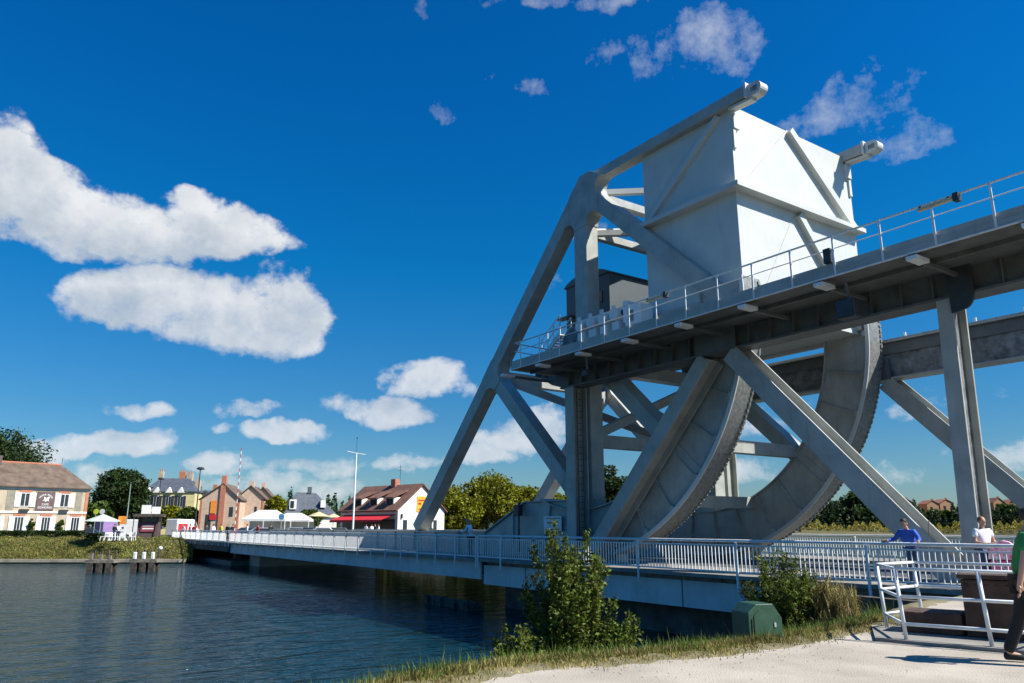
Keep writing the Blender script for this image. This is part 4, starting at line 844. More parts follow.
rs.add(MB().box(-.05, -.004, .6, Lf - .6, .2, 2.5), 'awning_shade_panel', DARK)  # dark sheet standing in for the shadow under the awning
aw = MB(); aw.add([(-.02, .5, 3.1), (-.02, Lf - .8, 3.1), (-2.4, Lf - .8, 2.35), (-2.4, .5, 2.35), (-2.4, .5, 2.1), (-2.4, Lf - .8, 2.1), (-.02, .5, 3.15), (-.02, Lf - .8, 3.15), (-2.42, Lf - .8, 2.4), (-2.42, .5, 2.4)], [(0, 1, 2, 3), (3, 2, 5, 4), (6, 9, 8, 7)]); rs.add(aw, 'awning', RED)
# kiosk
kx = PD(148, 99); kk = empty('kiosk', kx, math.atan2(W(1, .3).y, W(1, .3).x), 'dark wooden kiosk with a flat roof, white boards on top and a maroon sign', 'kiosk')
MB().box(-1.2, 1.2, 0, 2.2, 0, 2.7).build('body', SIGND, kk); MB().box(-1.7, 1.7, -.8, 2.6, 2.75, 3.1).build('roof', TIMBER, kk)
MB().box(-.9, .2, -.3, -.2, 3.1, 4.2).box(.3, 1.3, -.1, 0, 3.1, 4.0).build('roof_board', WHITE, kk); so2 = MB().box(-.8, .9, -.12, -.02, .9, 1.9).build('sign_board', MAROON, kk)
MB().box(-.6, .7, -.14, -.125, 1.55, 1.7).box(-.6, .7, -.14, -.125, 1.2, 1.35).build('sign_lines', WHITE, so2); MB().box(-1.0, 1.0, -.1, -.01, 2.1, 2.6).build('hatch', GLASS, kk)
for x in (-1.6, 1.6): MB().box(x - .05, x + .05, -.75, -.65, 0, 2.75).build('post', TIMBER, kk)
# parasols and marquees
def parasol(px, D, top, w, m, label, square=False):
    t = empty('parasol', PD(px, D), 0, label, 'parasol', 'parasols outside the café and stalls'); ht = HZ(top, D); r = w / 2 / 776 * D
    MB().lathe([(r, 0), (r * .98, .06), (.05, r * .42)], (0, 0, ht - r * .42), 8).build('canopy', m, t); MB().tube([(0, 0, 0), (0, 0, ht)], .04, 6).build('pole', WHITE, t)
parasol(102, 92, 514.5, 34, CANVG, 'large pale green parasol over the café tables'); parasol(318, 118, 512, 22, TAN, 'tan parasol in front of the slate house, left of the other'); parasol(333, 120, 514, 18, TAN, 'smaller tan parasol nearer the flag mast')
def marquee(px0, px1, D, top, eave, label):
    p = PD(px0, D); L_ = (px1 - px0) / 776 * D; d = W(1, .1); t = empty('marquee', p, math.atan2(d.y, d.x), label, 'marquee', 'white marquees at the bridge end'); zt2 = HZ(top, D); ze2 = HZ(eave, D)
    m_ = MB(); m_.add([(0, 0, ze2), (L_, 0, ze2), (L_, 5, ze2), (0, 5, ze2), (L_ * .3, 2.5, zt2), (L_ * .7, 2.5, zt2), (0, 0, ze2 - .3), (L_, 0, ze2 - .3), (L_, 5, ze2 - .3), (0, 5, ze2 - .3)], [(0, 1, 5, 4), (1, 2, 5), (2, 3, 4, 5), (3, 0, 4), (6, 7, 1, 0), (7, 8, 2, 1), (8, 9, 3, 2), (9, 6, 0, 3)]); m_.build('roof', CANVAS, t)
    MB().box(0, L_, 4.9, 4.95, .1, ze2 - .3).build('back_wall', CANVAS, t)
    for x in (.05, L_ / 2, L_ - .05): MB().box(x - .05, x + .05, 0, .1, 0, ze2 - .3).build('post', WHITE, t)
    MB().box(.4, L_ - .4, 1, 1.7, 0, .9).build('counter', WHITE, t)
marquee(241, 284, 108, 510, 519, 'larger white marquee in front of the stone gables'); marquee(272, 308, 112, 513, 519.5, 'smaller white marquee in front of the slate house')
# poles and lamps
def lamp(px, D, top, label, m=DARK):
    t = empty('street_lamp', PD(px, D), 0, label, 'street lamp', 'street lamps of the town'); h = HZ(top, D)
    MB().tube([(0, 0, 0), (0, 0, h)], .09, 8, .06).build('pole', m, t); MB().lathe([(.12, -.1), (.5, -.02), (.5, .1), (.3, .28)], (.12, 0, h), 12).build('lamp_head', m, t)
lamp(195, 100, 470, 'dark street lamp in front of the stone gabled house'); lamp(156, 125, 480, 'dark street lamp before the roof of the yellow house')
t = empty('post', PD(126, 95), 0, 'slim grey-green post left of the kiosk', 'post'); MB().tube([(0, 0, 0), (0, 0, HZ(484, 95))], .08, 8, .05).build('pole', mat('green_grey', (.25, .33, .28), .6), t); MB().box(-.12, .12, -.1, .1, HZ(484, 95), HZ(484, 95) + .15).build('cap', DARK, t)
t = empty('flag_mast', PD(353, 92), 0, 'tall white mast with a small cross-arm beside the restaurant', 'mast'); hh = HZ(453, 92)
MB().tube([(0, 0, 0), (0, 0, hh)], .13, 10, .08).build('pole', WHITE, t); MB().tube([(0, 0, hh), (0, 0, HZ(438, 92))], .025, 6).build('rod', DARK, t)
dv = W(1, 0); MB().tube([tuple(-dv * 1.1 + Vector((0, 0, hh + .15))), (0, 0, hh - .1), tuple(dv * 1.1 + Vector((0, 0, hh - .25)))], .05, 6).build('cross_arm', WHITE, t); MB().ball((0, 0, HZ(438, 92)), .09, .09, .09).build('tip', DARK, t)
t = empty('barrier_pole', PD(235, 86), 0, 'raised red and white striped barrier pole at the far end of the bridge', 'barrier'); top = PD(235, 86) - PD(235, 86); zt3 = HZ(448, 86); nseg = 24
pw = MB(); pr = MB(); REDS = mat('signal_red', (.45, .03, .04), .5)
for i in range(nseg):
    a = Vector((0, 0, 1.0)).lerp(top + Vector((0, 0, zt3)), i / nseg); b = Vector((0, 0, 1.0)).lerp(top + Vector((0, 0, zt3)), (i + 1) / nseg)
    MB().tube([a, b], .05, 6).build('stripe', REDS if i % 2 else WHITE, t)
MB().box(-.3, .3, -.25, .25, 0, 1.1).build('barrier_box', REDS, t, bevel=.03)
def road_sign(px, D, py, m, label, r=.33):
    t = empty('road_sign', PD(px, D), 0, label, 'road sign'); h = HZ(py, D); d = W(0, -1); MB().tube([(0, 0, 0), (0, 0, h)], .035, 6).build('pole', GALV, t)
    n_ = d * .05; MB().tube([tuple(n_ * .2 + Vector((0, 0, h))), tuple(n_ + Vector((0, 0, h)))], r, 14).build('disc', m, t)
road_sign(94.5, 97, 512, mat('lime_sign', (.6, .7, .05), .5), 'round lime-yellow sign above the pale green parasol'); road_sign(100.5, 98, 512, WHITE, 'round white sign beside the lime-yellow one'); road_sign(281, 84, 517, mat('blue_sign', (.1, .3, .55), .5), 'round blue sign before the smaller marquee')
t = empty('advertising_panel', PD(121.5, 93), math.atan2(W(1, .2).y, W(1, .2).x), 'white advertising panel topped by an orange board', 'sign'); MB().box(-.55, .55, 0, .1, .2, 1.75).build('board', WHITE, t); MB().box(-.42, .42, -.02, .1, 1.8, 2.75).build('top_board', ORANGE, t)
MB().box(-.35, .3, -.03, -.005, 1.3, 1.5).box(-.3, .35, -.03, -.005, .8, .95).build('lettering_lines', PURP, t); MB().box(-.5, -.42, 0, .1, 0, .2).box(.42, .5, 0, .1, 0, .2).build('feet', GALV, t)
# vehicles
def vehicle(px, D, azd, kind, m, label, stripe=None):
    d = W(math.sin(math.radians(azd)), math.cos(math.radians(azd))); t = empty('van' if kind == 'van' else 'car', PD(px, D), math.atan2(d.y, d.x), label, kind, 'vehicles parked in the town')
    if kind == 'van': prof = [(-2.4, .4), (2.5, .4), (2.55, 1.1), (2.2, 1.3), (1.6, 2.2), (1.2, 2.45), (-2.4, 2.5)]; win = [(1.25, 1.35), (2.0, 1.35), (1.5, 2.1), (1.25, 2.15)]; wh = (-1.5, 1.6)
    else: prof = [(-2.1, .35), (2.1, .35), (2.15, .75), (1.2, .9), (.6, 1.4), (-1.0, 1.42), (-1.8, .95), (-2.15, .9)]; win = [(-1.3, .95), (.95, .93), (.5, 1.32), (-.95, 1.33)]; wh = (-1.3, 1.3)
    MB().prism(prof[::-1], -.85, .85).build('body', m, t, bevel=.08)
    for y in (-.87, .86): MB().prism(win[::-1], y, y + .01).build('window', GLASS, t)
    if kind == 'van': MB().add([(2.19, -.75, 1.36), (2.19, .75, 1.36), (1.68, .7, 2.12), (1.68, -.7, 2.12)], [(0, 1, 2, 3)]).build('windscreen', GLASS, t)
    else: MB().add([(1.17, -.7, .96), (1.17, .7, .96), (.68, .62, 1.37), (.68, -.62, 1.37)], [(0, 1, 2, 3)]).build('windscreen', GLASS, t)
    for x in wh:
        for y in (-.9, .68):
            w = MB().lathe([(.32, 0), (.34, .05), (.34, .17), (.32, .22)], (x, y, .34), 14, 'y').build('wheel', DARK, t); MB().lathe([(.18, -.01), (.18, .23)], (x, y, .34), 10, 'y').build('rim', GALV, w)
    for y in (-.6, .6): MB().box(2.1 if kind != 'van' else 2.5, 2.18 if kind != 'van' else 2.58, y - .16, y + .16, .6, .78).build('headlight', WHITE, t)
    if stripe: MB().box(-2.2, -.2, -.872, -.855, .9, 1.9).build('panel', stripe, t)
vehicle(183, 104, 12, 'van', WHITE, 'white van with a red panel parked behind the bridge railing', RED)
vehicle(112, 124, 20, 'van', mat('pale_purple', (.30, .20, .42), .5), 'purple van parked under the big round tree'); vehicle(140, 108, 80, 'van', WHITE, 'white van behind the advertising panel, left of the kiosk')
CARB = mat('dark_blue_paint', (.03, .05, .09), .25); CARS = mat('silver_paint', (.45, .47, .50), .3, metal=.5); 
for i, (px, D, a, m_, lb) in enumerate([(250, 98, 70, CARB, 'dark car parked under the larger marquee edge'), (264, 96, 75, CARS, 'silver car parked between the two marquees'), (312, 100, 75, CARB, 'dark blue car below the tan parasols'), (325, 97, 72, CARS, 'silver car left of the flag mast, nearer the dark car'), (340, 100, 70, DARK, 'black car beside the foot of the flag mast'), (298, 103, 75, CARS, 'silver car behind the dark blue car'), (90, 106, 70, CARB, 'dark car right of the café corner')]):
    vehicle(px, D, a, 'car', m_, lb)
# plastic garden chairs and tables
def pchair():
    t = empty('garden_chair', (0, 0, 0), 0, 'x', 'chair', 'white plastic chairs at the café terrace'); MB().box(-.24, .24, -.24, .24, .40, .44).build('seat', WHITE, t); MB().box(-.24, .24, .2, .25, .45, .9).build('backrest', WHITE, t)
    for (x, y) in ((-.22, -.22), (.22, -.22), (-.22, .22), (.22, .22)): MB().beam((x, y, .41), (x * 1.15, y * 1.15, 0), .05, .05).build('leg', WHITE, t)
    return t
c0 = pchair(); spots = [(104, 88.5, 'leftmost white plastic chair under the pale green parasol'), (108.5, 89, 'white plastic chair second from the left on the terrace'), (113.5, 88.2, 'white plastic chair in the middle of the terrace row'), (118, 88.8, 'white plastic chair right of the middle one'), (124.5, 88.3, 'white plastic chair before the advertising panel'), (130, 89, 'white plastic chair by the slim post'), (134, 88.2, 'rightmost white plastic chair, next to the kiosk')]
for i, (px, D, lb) in enumerate(spots):
    c = c0 if i == 0 else copy_tree(c0); c.location = PD(px, D); c.rotation_euler.z = i * 1.1; c['label'] = lb
t0 = empty('garden_table', PD(111, 89.6), 0, 'white round plastic table between chairs under the parasol', 'table', 'white tables at the café terrace'); MB().lathe([(.5, .70), (.5, .74)], (0, 0, 0), 16).build('tabletop', WHITE, t0); MB().lathe([(.25, 0), (.05, .1), (.05, .7)], (0, 0, 0), 10).build('pedestal', WHITE, t0)
t1 = copy_tree(t0); t1.location = PD(127.5, 89.6); t1['label'] = 'white round plastic table before the advertising panel'
# mooring dolphins
def dolphin(px0, px1, D, label, tall):
    p = PD((px0 + px1) / 2, D, WATER_Z); d = W(1, .05); L_ = (px1 - px0) / 776 * D; t = empty('mooring_platform', p, math.atan2(d.y, d.x), label, 'mooring platform', 'timber mooring platforms in the canal')
    zd = 1.1
    MB().box(-L_ / 2, L_ / 2, -.6, .6, zd - .28, zd).build('deck', TIMBERL, t)
    for i in range(3):
        for y in (-.45, .45):
            x = -L_ / 2 + .45 + i * (L_ - .9) / 2; MB().box(x - .26, x + .26, y - .14, y + .14, -1.5, zd - .285).build('pile', TIMBER, t)
        if tall: MB().box(x - .14, x + .14, -.6, -.35, zd + .005, zd + .62).build('bollard_post', WHITE, t, bevel=.05)
        else: MB().box(x - .12, x + .12, -.5, -.3, zd + .005, zd + .55 - .1 * i).build('bollard_post', TIMBERL, t)
    for i in range(4): MB().box(-L_ / 2 + .25 + i * .62, -L_ / 2 + .38 + i * .62, .3, .5, zd + .005, zd + .8).build('rear_post', TIMBER, t)
dolphin(93, 121, 70, 'timber mooring platform with low weathered posts, left of the other', False); dolphin(136, 163, 71, 'timber mooring platform with three white-painted posts', True)
t = empty('navigation_marker', PD(163, 78, WATER_Z), 0, 'small white-topped marker behind the right mooring platform', 'marker'); MB().tube([(0, 0, -1), (0, 0, 1.7)], .07, 8).build('stake', TIMBER, t); MB().ball((0, 0, 1.85), .2, .2, .2).build('ball', WHITE, t)
# far right houses
for (px0, px1, pa, ya, ye, lb) in ((896, 914, 905, 499, 504, 'orange-walled distant house left of the right strut'), (938, 952, 945, 499.5, 503, 'red-roofed distant house between strut and column'), (992, 1004, 998, 498, 503, 'red-roofed distant house right of the column'), (1008, 1022, 1015, 499.5, 504, 'distant cottage at the right edge'), (925, 937, 931, 500.5, 504, 'small distant roof just left of the column')):
    D = 378
    h, Lw, xa, za, ze, r_ = gable_house(px0 + 4, px1 + 4, pa + 4, ya + .5, ye + .5, D, 88, lb, mat('ochre_wall', (.50, .28, .14), .9), mat('distant_tiles', (.33, .13, .08), .9), depth=8, group='distant houses on the far right bank')
    h.add(MB().box(xa + 1, xa + 1.8, 2, 2.8, za - 1, za + .9), 'chimney', BRICK, r_); h.add(MB().box(Lw * .25, Lw * .25 + 1.2, -.05, -.005, ze - 3, ze - 1.4), 'window', GLASS)

# ------------------------------------------------------------------ near props
# green cabinet
gc = W(3.62, 11.75, 0); t = empty('utility_cabinet', gc, math.atan2(W(.96, .28).y, W(.96, .28).x), 'small dark green metal cabinet with sloping top corners on the gravel edge', 'cabinet')
MB().prism([(-.29, .02), (.27, .02), (.27, .30), (.13, .50), (-.15, .50), (-.29, .38)][::-1], -.2, .24).build('body', GREEND, t, bevel=.012)
MB().box(-.24, -.23, -.215, -.2, .05, .3).build('hinge', DARK, t); MB().prism([(-.20, .06), (.20, .06), (.20, .28), (.1, .42), (-.12, .42), (-.20, .34)][::-1], -.212, -.203).build('door', GREEND, t); MB().box(.12, .15, -.225, -.212, .18, .24).build('lock', GALV, t); MB().box(-.31, .29, -.22, .26, -.03, .02).build('plinth', CONC, t)
# white guard railing
gr = empty('guard_railing', (-6.2, 12, 0), 0, 'white three-bar guard railing around the dark steel block', 'railing')
def gpart(mb, name): mb.xf(Matrix.Translation((6.2, -12, 0))); return mb.build(name, RAILW, gr, smooth=True)
A = [Vector((*onZ(*q, 0), 0)) for q in ((887.5, 630.6), (907, 642.7), (993, 650), (924, 625))]
dR = (A[2] - A[1]).normalized(); A2 = A[2] + dR * 1.15; B1 = A[3]; B2 = B1 + dR * 2.9
lean = Vector((0, 0, 0))
for p in (A[0], A[1], A[2], A2, B1, B1 + dR * 1.6, B2): gpart(MB().tube([p, p + Vector((-.05, -.02, 1.0))], .028, 10), 'post')
T = lambda p, h: p + Vector((-.05 * h, -.02 * h, h))
for h_ in (1.0, .62, .25):
    gpart(MB().tube([T(A[0], h_), T(A[1], h_)], .024, 8), 'rail'); gpart(MB().tube([T(A[1], h_), T(A2, h_)], .024, 8), 'rail'); gpart(MB().tube([T(A[0], h_), T(B1, h_)], .024, 8), 'rail'); gpart(MB().tube([T(B1, h_), T(B2, h_)], .024, 8), 'rail'); gpart(MB().tube([T(A2, h_), T(B2, h_)], .024, 8), 'rail')
# slab and block inside
sl_ = MB(); q0 = A[0] - dR * .3; sl_.slab([(p.x, p.y) for p in (A[1] - dR * .35 - Vector((.0, .12, 0)), A2 + Vector((.15, -.2, 0)), B2 + Vector((-.1, .3, 0)), A[0] - dR * .25 + Vector((-.1, .2, 0)))], .004, .045); tag(sl_.build('concrete_slab', CONC), 'pale concrete slab carrying the white guard railing', 'slab')
cB = (A[2] + B1 + dR * 1.6) / 2 - dR * .15; RUST = mat('dark_rust', (.10, .055, .035), .85, col2=(.035, .022, .018), scale=3, bump=.6, streak=.5)
bl = empty('steel_block', (cB.x, cB.y, .046), math.atan2(dR.y, dR.x), 'dark rusty riveted steel block on the slab behind the white railing', 'steel block')
MB().box(-.42, .95, -.38, .38, 0, .80).build('body', RUST, bl, bevel=.02); MB().box(-.46, .99, -.42, .42, .81, .87).build('lid', RUST, bl, bevel=.01)
rv = MB(); [rv.ball((x, -.39, z), .018, .012, .018, 6, 4) for x in np.arange(-.36, .95, .13) for z in (.08, .72)]; rv.build('rivets', RUST, bl)
MB().box(-1.3, -.47, -.35, .35, 0, .30).build('foot', RUST, bl, bevel=.02)  # low dark box standing in for the shadowed pit beside the block
bm_ = MB().beam((-12.6, 18.9, -.28), (-7.2, 17.6, -.2), .3, .3, (0, 0, 1)); tag(bm_.build('timber_beam', TIMBER, None, bevel=.02), 'long dark weathered beam lying below the bridge railing right of the dry grass', 'beam')

# ------------------------------------------------------------------ people
SKIN = mat('skin', (.50, .28, .19), .55, var=.06); HAIRD = mat('dark_hair', (.03, .02, .015), .7); HAIRG = mat('grey_hair', (.45, .42, .38), .7); HAIRR = mat('ginger_hair', (.22, .09, .04), .7)
def cloth(n, c): return mat('cloth_' + n, c, .8, var=.12, scale=5, bump=.35, bscale=9)
def skin_obj(name, verts, edges, radii, m, parent, root=0, sub=2):
    me = bpy.data.meshes.new(name); me.from_pydata([tuple(v) for v in verts], edges, []); me.update(); me.materials.append(m)
    o = bpy.data.objects.new(name, me); COL.objects.link(o); o.parent = parent
    sk = o.modifiers.new('skin', 'SKIN'); sk.use_smooth_shade = True
    if not me.skin_vertices: return o
    for i, r in enumerate(radii):
        sv = me.skin_vertices[0].data[i]; rr = r if isinstance(r, tuple) else (r, r); sv.radius = rr; sv.use_root = (i == root)
    sd = o.modifiers.new('sub', 'SUBSURF'); sd.levels = sub; sd.render_levels = sub; return o
def person(loc, rz, label, J, top, trousers, shoes, hair, sleeves='long', vest=None, group=None, bald=False):
    """J: joints in the person's own frame (x right, y forward, z up)"""
    t = empty('person', loc, rz, label, 'person', group); t.scale = (1.06,) * 3; V = Vector
    pel, chest, neck, head = V(J['pelvis']), V(J['chest']), V(J['neck']), V(J['head'])
    vs = [pel, (pel + chest) / 2, chest, neck, head - (head - neck) * .25]; es = [(0, 1), (1, 2), (2, 3), (3, 4)]; rs_ = [(.12, .08), (.11, .07), (.11, .07), .055, .060]
    def chain(start, pts, rads):
        prev = start
        for p, r in zip(pts, rads): vs.append(V(p)); rs_.append(r); es.append((prev, len(vs) - 1)); prev = len(vs) - 1
        return prev
    for sd in ('l', 'r'):
        chain(2, [J['sh_' + sd], J['el_' + sd], J['wr_' + sd], J['ha_' + sd]], [.045, .043, .031, (.042, .022)]); chain(0, [J['hip_' + sd], J['kn_' + sd], J['an_' + sd], J['toe_' + sd]], [.08, .055, .042, .033])
    body = skin_obj('body', vs, es, rs_, SKIN, t)
    # fingers grown as short chains from each palm
    for sd in ('l', 'r'):
        w, h = V(J['wr_' + sd]), V(J['ha_' + sd]); d = (h - w).normalized(); side = d.cross(V((0, 1, .2))).normalized(); dn = d.cross(side)
        fv = []; fe = []; fr = []
        for k, ln in enumerate((.065, .078, .072, .055)):
            b = h + side * (.026 - .0175 * k) - d * .01; o_ = len(fv); fv += [b, b + d * ln * .55 + dn * .008, b + d * ln + dn * .028]; fe += [(o_, o_ + 1), (o_ + 1, o_ + 2)]; fr += [.0095, .009, .0075]
        o_ = len(fv); b = w + d * .02 + side * .028; fv += [b, b + d * .035 + side * .022, b + d * .065 + side * .024 + dn * .012]; fe += [(o_, o_ + 1), (o_ + 1, o_ + 2)]; fr += [.012, .0105, .008]
        for q in range(0, 15, 3): pass
        hm = MB()
        for a, b2 in fe: hm.tube([fv[a], fv[b2]], fr[a], 6, fr[b2])
        hm.build('fingers', SKIN, t, smooth=True)
    # head with face
    hd = MB(); fwd = V(J.get('face', (0, 1, 0))).normalized(); upv = (head - neck).normalized(); rt = fwd.cross(upv).normalized(); upv = rt.cross(fwd).normalized()
    Mh = Matrix((( rt.x, fwd.x, upv.x, head.x), (rt.y, fwd.y, upv.y, head.y), (rt.z, fwd.z, upv.z, head.z), (0, 0, 0, 1)))
    hd.ball((0, 0, .02), .077, .095, .108, 16, 12).ball((0, .028, -.055), .052, .062, .062, 12, 8).ball((0, .098, -.012), .014, .02, .026, 8, 6)
    for k in (-1, 1): hd.ball((k * .079, -.005, -.005), .012, .02, .032, 8, 6)
    hd.ball((0, .088, -.062), .024, .008, .008, 8, 5); hd.xf(Mh); hdo = hd.build('head', SKIN, body, smooth=True)
    ey = MB(); [ey.ball((k * .03, .087, .012), .011, .008, .008, 8, 5) for k in (-1, 1)]; ey.xf(Mh); ey.build('eyes', DARK, hdo, smooth=True)
    hm = MB()
    if bald: hm.ball((0, -.035, .0), .082, .075, .075, 14, 8)
    else: hm.ball((0, -.018, .045), .084, .094, .096, 14, 10)
    hm.xf(Mh); hm.build('hair', hair, t, smooth=True)
    # garments: slightly larger skins
    vs2 = [pel + V((0, 0, -.02)), (pel + chest) / 2, chest, neck * .75 + chest * .25]; es2 = [(0, 1), (1, 2), (2, 3)]; r2 = [(.175, .135), (.170, .130), (.195, .140), (.085, .085)]
    for sd in ('l', 'r'):
        o_ = len(vs2); el = V(J['el_' + sd]); sh_ = V(J['sh_' + sd]); wr = V(J['wr_' + sd])
        if sleeves == 'long': vs2 += [sh_, el, wr * .94 + el * .06]; es2 += [(2, o_), (o_, o_ + 1), (o_ + 1, o_ + 2)]; r2 += [.078, .060, .044]
        else: vs2 += [sh_, sh_ * .38 + el * .62]; es2 += [(2, o_), (o_, o_ + 1)]; r2 += [.080, .070]
    skin_obj('shirt', vs2, es2, r2, top, t, sub=2)
    if vest: skin_obj('pullover', vs2[:4] , [(0, 1), (1, 2), (2, 3)], [(.12, .135), (.12, .135), (.13, .145), .08], vest, t)
    vs3 = [pel]; es3 = []; r3 = [(.145, .12)]
    for sd in ('l', 'r'):
        o_ = len(vs3); kn = V(J['kn_' + sd]); an = V(J['an_' + sd]); vs3 += [V(J['hip_' + sd]), kn, an]; es3 += [(0, o_), (o_, o_ + 1), (o_ + 1, o_ + 2)]; r3 += [.100, .078, .064]
    skin_obj('trousers', vs3, es3, r3, trousers, t)
    for sd in ('l', 'r'):
        an, toe = V(J['an_' + sd]), V(J['toe_' + sd]); d = (toe - an); d.z = 0; dd = d.normalized() if d.length > 0 else V((0, 1, 0)); b = V((an.x, an.y, toe.z))
        skin_obj('shoe', [b - dd * .05 + V((0, 0, .015)), b + dd * .06 + V((0, 0, .012)), b + dd * .19 + V((0, 0, .0))], [(0, 1), (1, 2)], [(.045, .05), (.048, .045), (.045, .032)], shoes, t)
    return t
def pose(lean=0.0, arm='down', step=0.0):
    c = math.sin(lean); s_ = math.cos(lean); hz = .93
    def up(h, x=0, y=0): return (x, c * h + y * s_, hz + s_ * h - y * c)
    J = dict(pelvis=(0, 0, hz), chest=up(.36), neck=up(.54), head=up(.68, 0, .03))
    for sd, k in (('l', -1), ('r', 1)):
        J['sh_' + sd] = up(.46, k * .19); J['hip_' + sd] = (k * .09, 0, hz - .05)
        st = step * k; J['kn_' + sd] = (k * .10, st * .28 + .03, .50); J['an_' + sd] = (k * .10, st * .62 - abs(st) * .05, .09); J['toe_' + sd] = (k * .12, st * .62 + .14, .045)
        if arm == 'down': J['el_' + sd] = up(.18, k * .25, -.03 + .06 * st); J['wr_' + sd] = up(-.06, k * .27, .05 - .2 * st); J['ha_' + sd] = up(-.14, k * .27, .07 - .22 * st)
        elif arm == 'lean': J['el_' + sd] = (k * .27, c * .4 + .16, hz + .20); J['wr_' + sd] = (k * .13, c * .4 + .36, hz + .21); J['ha_' + sd] = (k * .09, c * .4 + .43, hz + .22)
        elif arm == 'front': J['el_' + sd] = up(.2, k * .26, .05); J['wr_' + sd] = up(.16, k * .16, .3); J['ha_' + sd] = up(.17, k * .12, .37)
        elif arm == 'wide': J['el_' + sd] = (k * .32, c * .4 + .05, hz + .24); J['wr_' + sd] = (k * .42, c * .4 + .28, hz + .20); J['ha_' + sd] = (k * .44, c * .4 + .36, hz + .19)
    return J
NAVY = cloth('navy', (.02, .025, .05)); BLK = cloth('black', (.012, .012, .014)); BLUE = cloth('blue', (.02, .09, .45)); LBLUE = cloth('light_blue', (.88, .90, .92)); MAG = cloth('magenta', (.40, .03, .26)); GRN = cloth('green', (.02, .22, .06)); WHT = cloth('white', (.78, .78, .80)); YEL = cloth('yellow', (.75, .8, .02)); REDC = cloth('red', (.45, .03, .05)); DENIM = cloth('denim', (.04, .07, .15)); PINK = cloth('pink', (.75, .12, .28))
SHOE = cloth('shoe', (.03, .025, .02))
J = pose(.22, 'wide'); pm_ = person((onY(473, 561, 21.45)[0], 21.30, .02), math.radians(180 - 8), 'grey-haired man in light blue sleeves and magenta pullover leaning on the bridge railing', J, LBLUE, NAVY, SHOE, HAIRG, vest=MAG, bald=True); pm_.scale = (1.15,) * 3
J = pose(.30, 'wide'); J['face'] = (0, .8, -.6); person((onY(913, 560, 21.5)[0], 21.5, 0), math.radians(180), 'dark-haired man in a bright blue jacket looking down behind the railing', J, BLUE, DENIM, SHOE, HAIRD)
J = pose(.02, 'front'); person((onY(984, 560, 21.6)[0], 21.7, 0), math.radians(-115), 'ginger-haired man in a white shirt with arms forward in front of the right column', J, WHT, DENIM, SHOE, HAIRR, sleeves='short')
st_ = MB().tube([(onY(926, 560, 21.25)[0], 21.25, .4), (onY(934, 560, 21.2)[0], 21.2, 1.75)], .014, 6); tag(st_.build('walking_stick', TIMBERL), 'thin wooden stick held by the man in the blue jacket', 'stick')
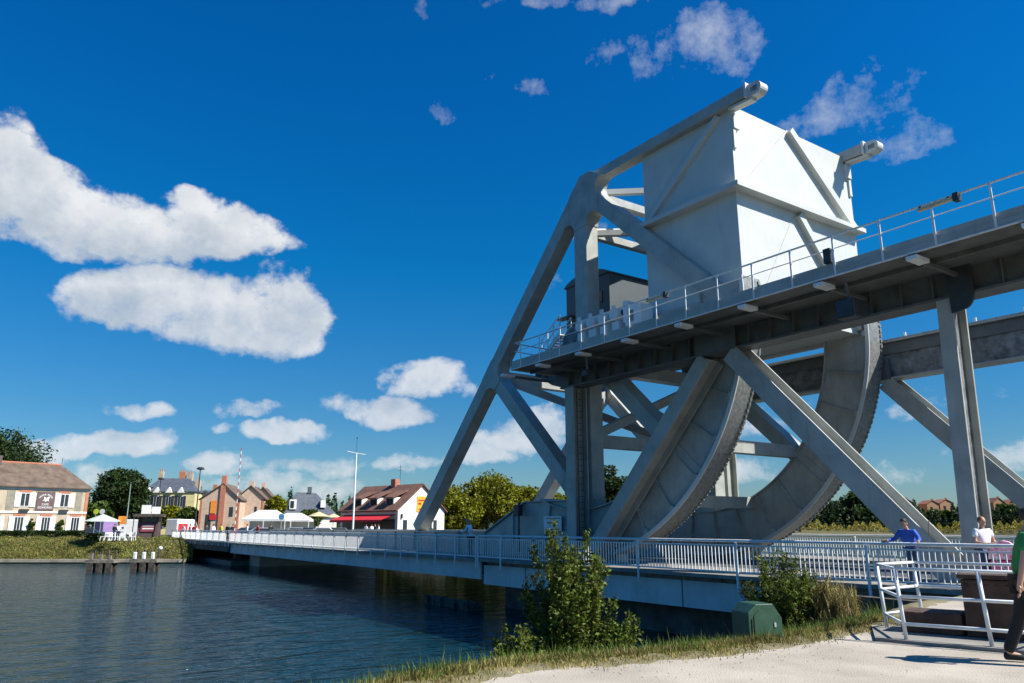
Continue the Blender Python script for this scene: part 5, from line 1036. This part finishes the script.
# pushchair
px_ = onY(1001, 560, 21.5)[0]; t = empty('pushchair', (px_, 21.7, 0), math.radians(20), 'pink and white patterned pushchair beside the man in the white shirt', 'pushchair')
hood = []; 
mbh = MB()
for i in range(9):
    a = math.pi * i / 8
    for w in (-.24, .24): mbh.v.append((.02 + .36 * math.cos(a), w, .78 + .46 * math.sin(a)))
mbh.f = [(2 * i, 2 * i + 1, 2 * i + 3, 2 * i + 2) for i in range(8)] + [tuple(range(0, 18, 2)), tuple(range(17, -1, -2))]
mbh.build('hood', mat('pink_pattern', (.85, .75, .8), .8, col2=(.75, .05, .18), scale=9), t); MB().box(-.3, .38, -.22, .22, .42, .76).build('seat', PINK, t, bevel=.05)
MB().tube([(-.3, -.24, .15), (.35, -.24, .95), (.52, -.24, 1.05)], .014, 6).tube([(-.3, .24, .15), (.35, .24, .95), (.52, .24, 1.05)], .014, 6).tube([(.3, -.24, .15), (-.2, -.24, .8)], .014, 6).tube([(.3, .24, .15), (-.2, .24, .8)], .014, 6).tube([(.52, -.24, 1.05), (.52, .24, 1.05)], .016, 6).build('frame', GALV, t)
for x in (-.3, .3):
    for y in (-.26, .24): MB().lathe([(.11, 0), (.12, .01), (.12, .03), (.11, .04)], (x, y, .12), 14, 'y').build('wheel', DARK, t)
# man in green at the right edge, walking to the right
J = pose(.20, 'down', .38); fp = Vector((*onZ(1016, 663, 0), 0)); person(fp + Vector((dR.x, dR.y, 0)) * .20, math.atan2(dR.y, dR.x) - math.pi / 2 + .1, 'walking man in a green T-shirt and black trousers, cut off by the right edge', J, GRN, BLK, BLK, HAIRD, sleeves='short')
# far people
far = [(221, 92, YEL, 'down', 'person in a bright yellow top on the far bridge deck', 20), (190, 95, REDC, 'down', 'person in a dark red jacket beside the white van, left of another', 0), (194.5, 95.5, REDC, 'down', 'person in a dark red jacket, right of another in red', 40), (207, 94, NAVY, 'down', 'dark-clothed person between the red jackets and the yellow top', 90), (214, 93.5, LBLUE, 'down', 'person in light blue just left of the yellow top', 130), (233, 92, NAVY, 'down', 'dark-clothed person near the striped barrier pole', 60), (247, 93, WHT, 'down', 'person in white at the corner of the larger marquee', 10),
       (228, 91, BLK, 'down', 'person in black just right of the yellow top', 220), (184, 96, WHT, 'down', 'person in white in front of the white van', 200), (366, 101, WHT, 'front', 'leftmost white-shirted guest under the red awning', 30), (372, 100.5, LBLUE, 'front', 'guest in light blue under the red awning', 100), (379, 101, WHT, 'front', 'white-shirted guest at the right end of the red awning', 160), (375.5, 102, NAVY, 'front', 'dark-clothed guest behind the others under the red awning', 200), (115, 90.4, NAVY, 'front', 'dark-clothed person at the white table under the parasol', 45), (119, 90.8, WHT, 'front', 'white-shirted person standing by the advertising panel', 90), (258, 95, REDC, 'down', 'person in red between marquee and cars', 20), (271, 94, BLK, 'down', 'person in black before the smaller marquee', 75)]
for (px, D, c_, arm, lb, rz) in far:
    person(PD(px, D, 0 if D < 110 else 0), math.radians(rz), lb, pose(.03, arm), c_, NAVY if c_ != NAVY else DENIM, SHOE, HAIRD, group='people across the canal')
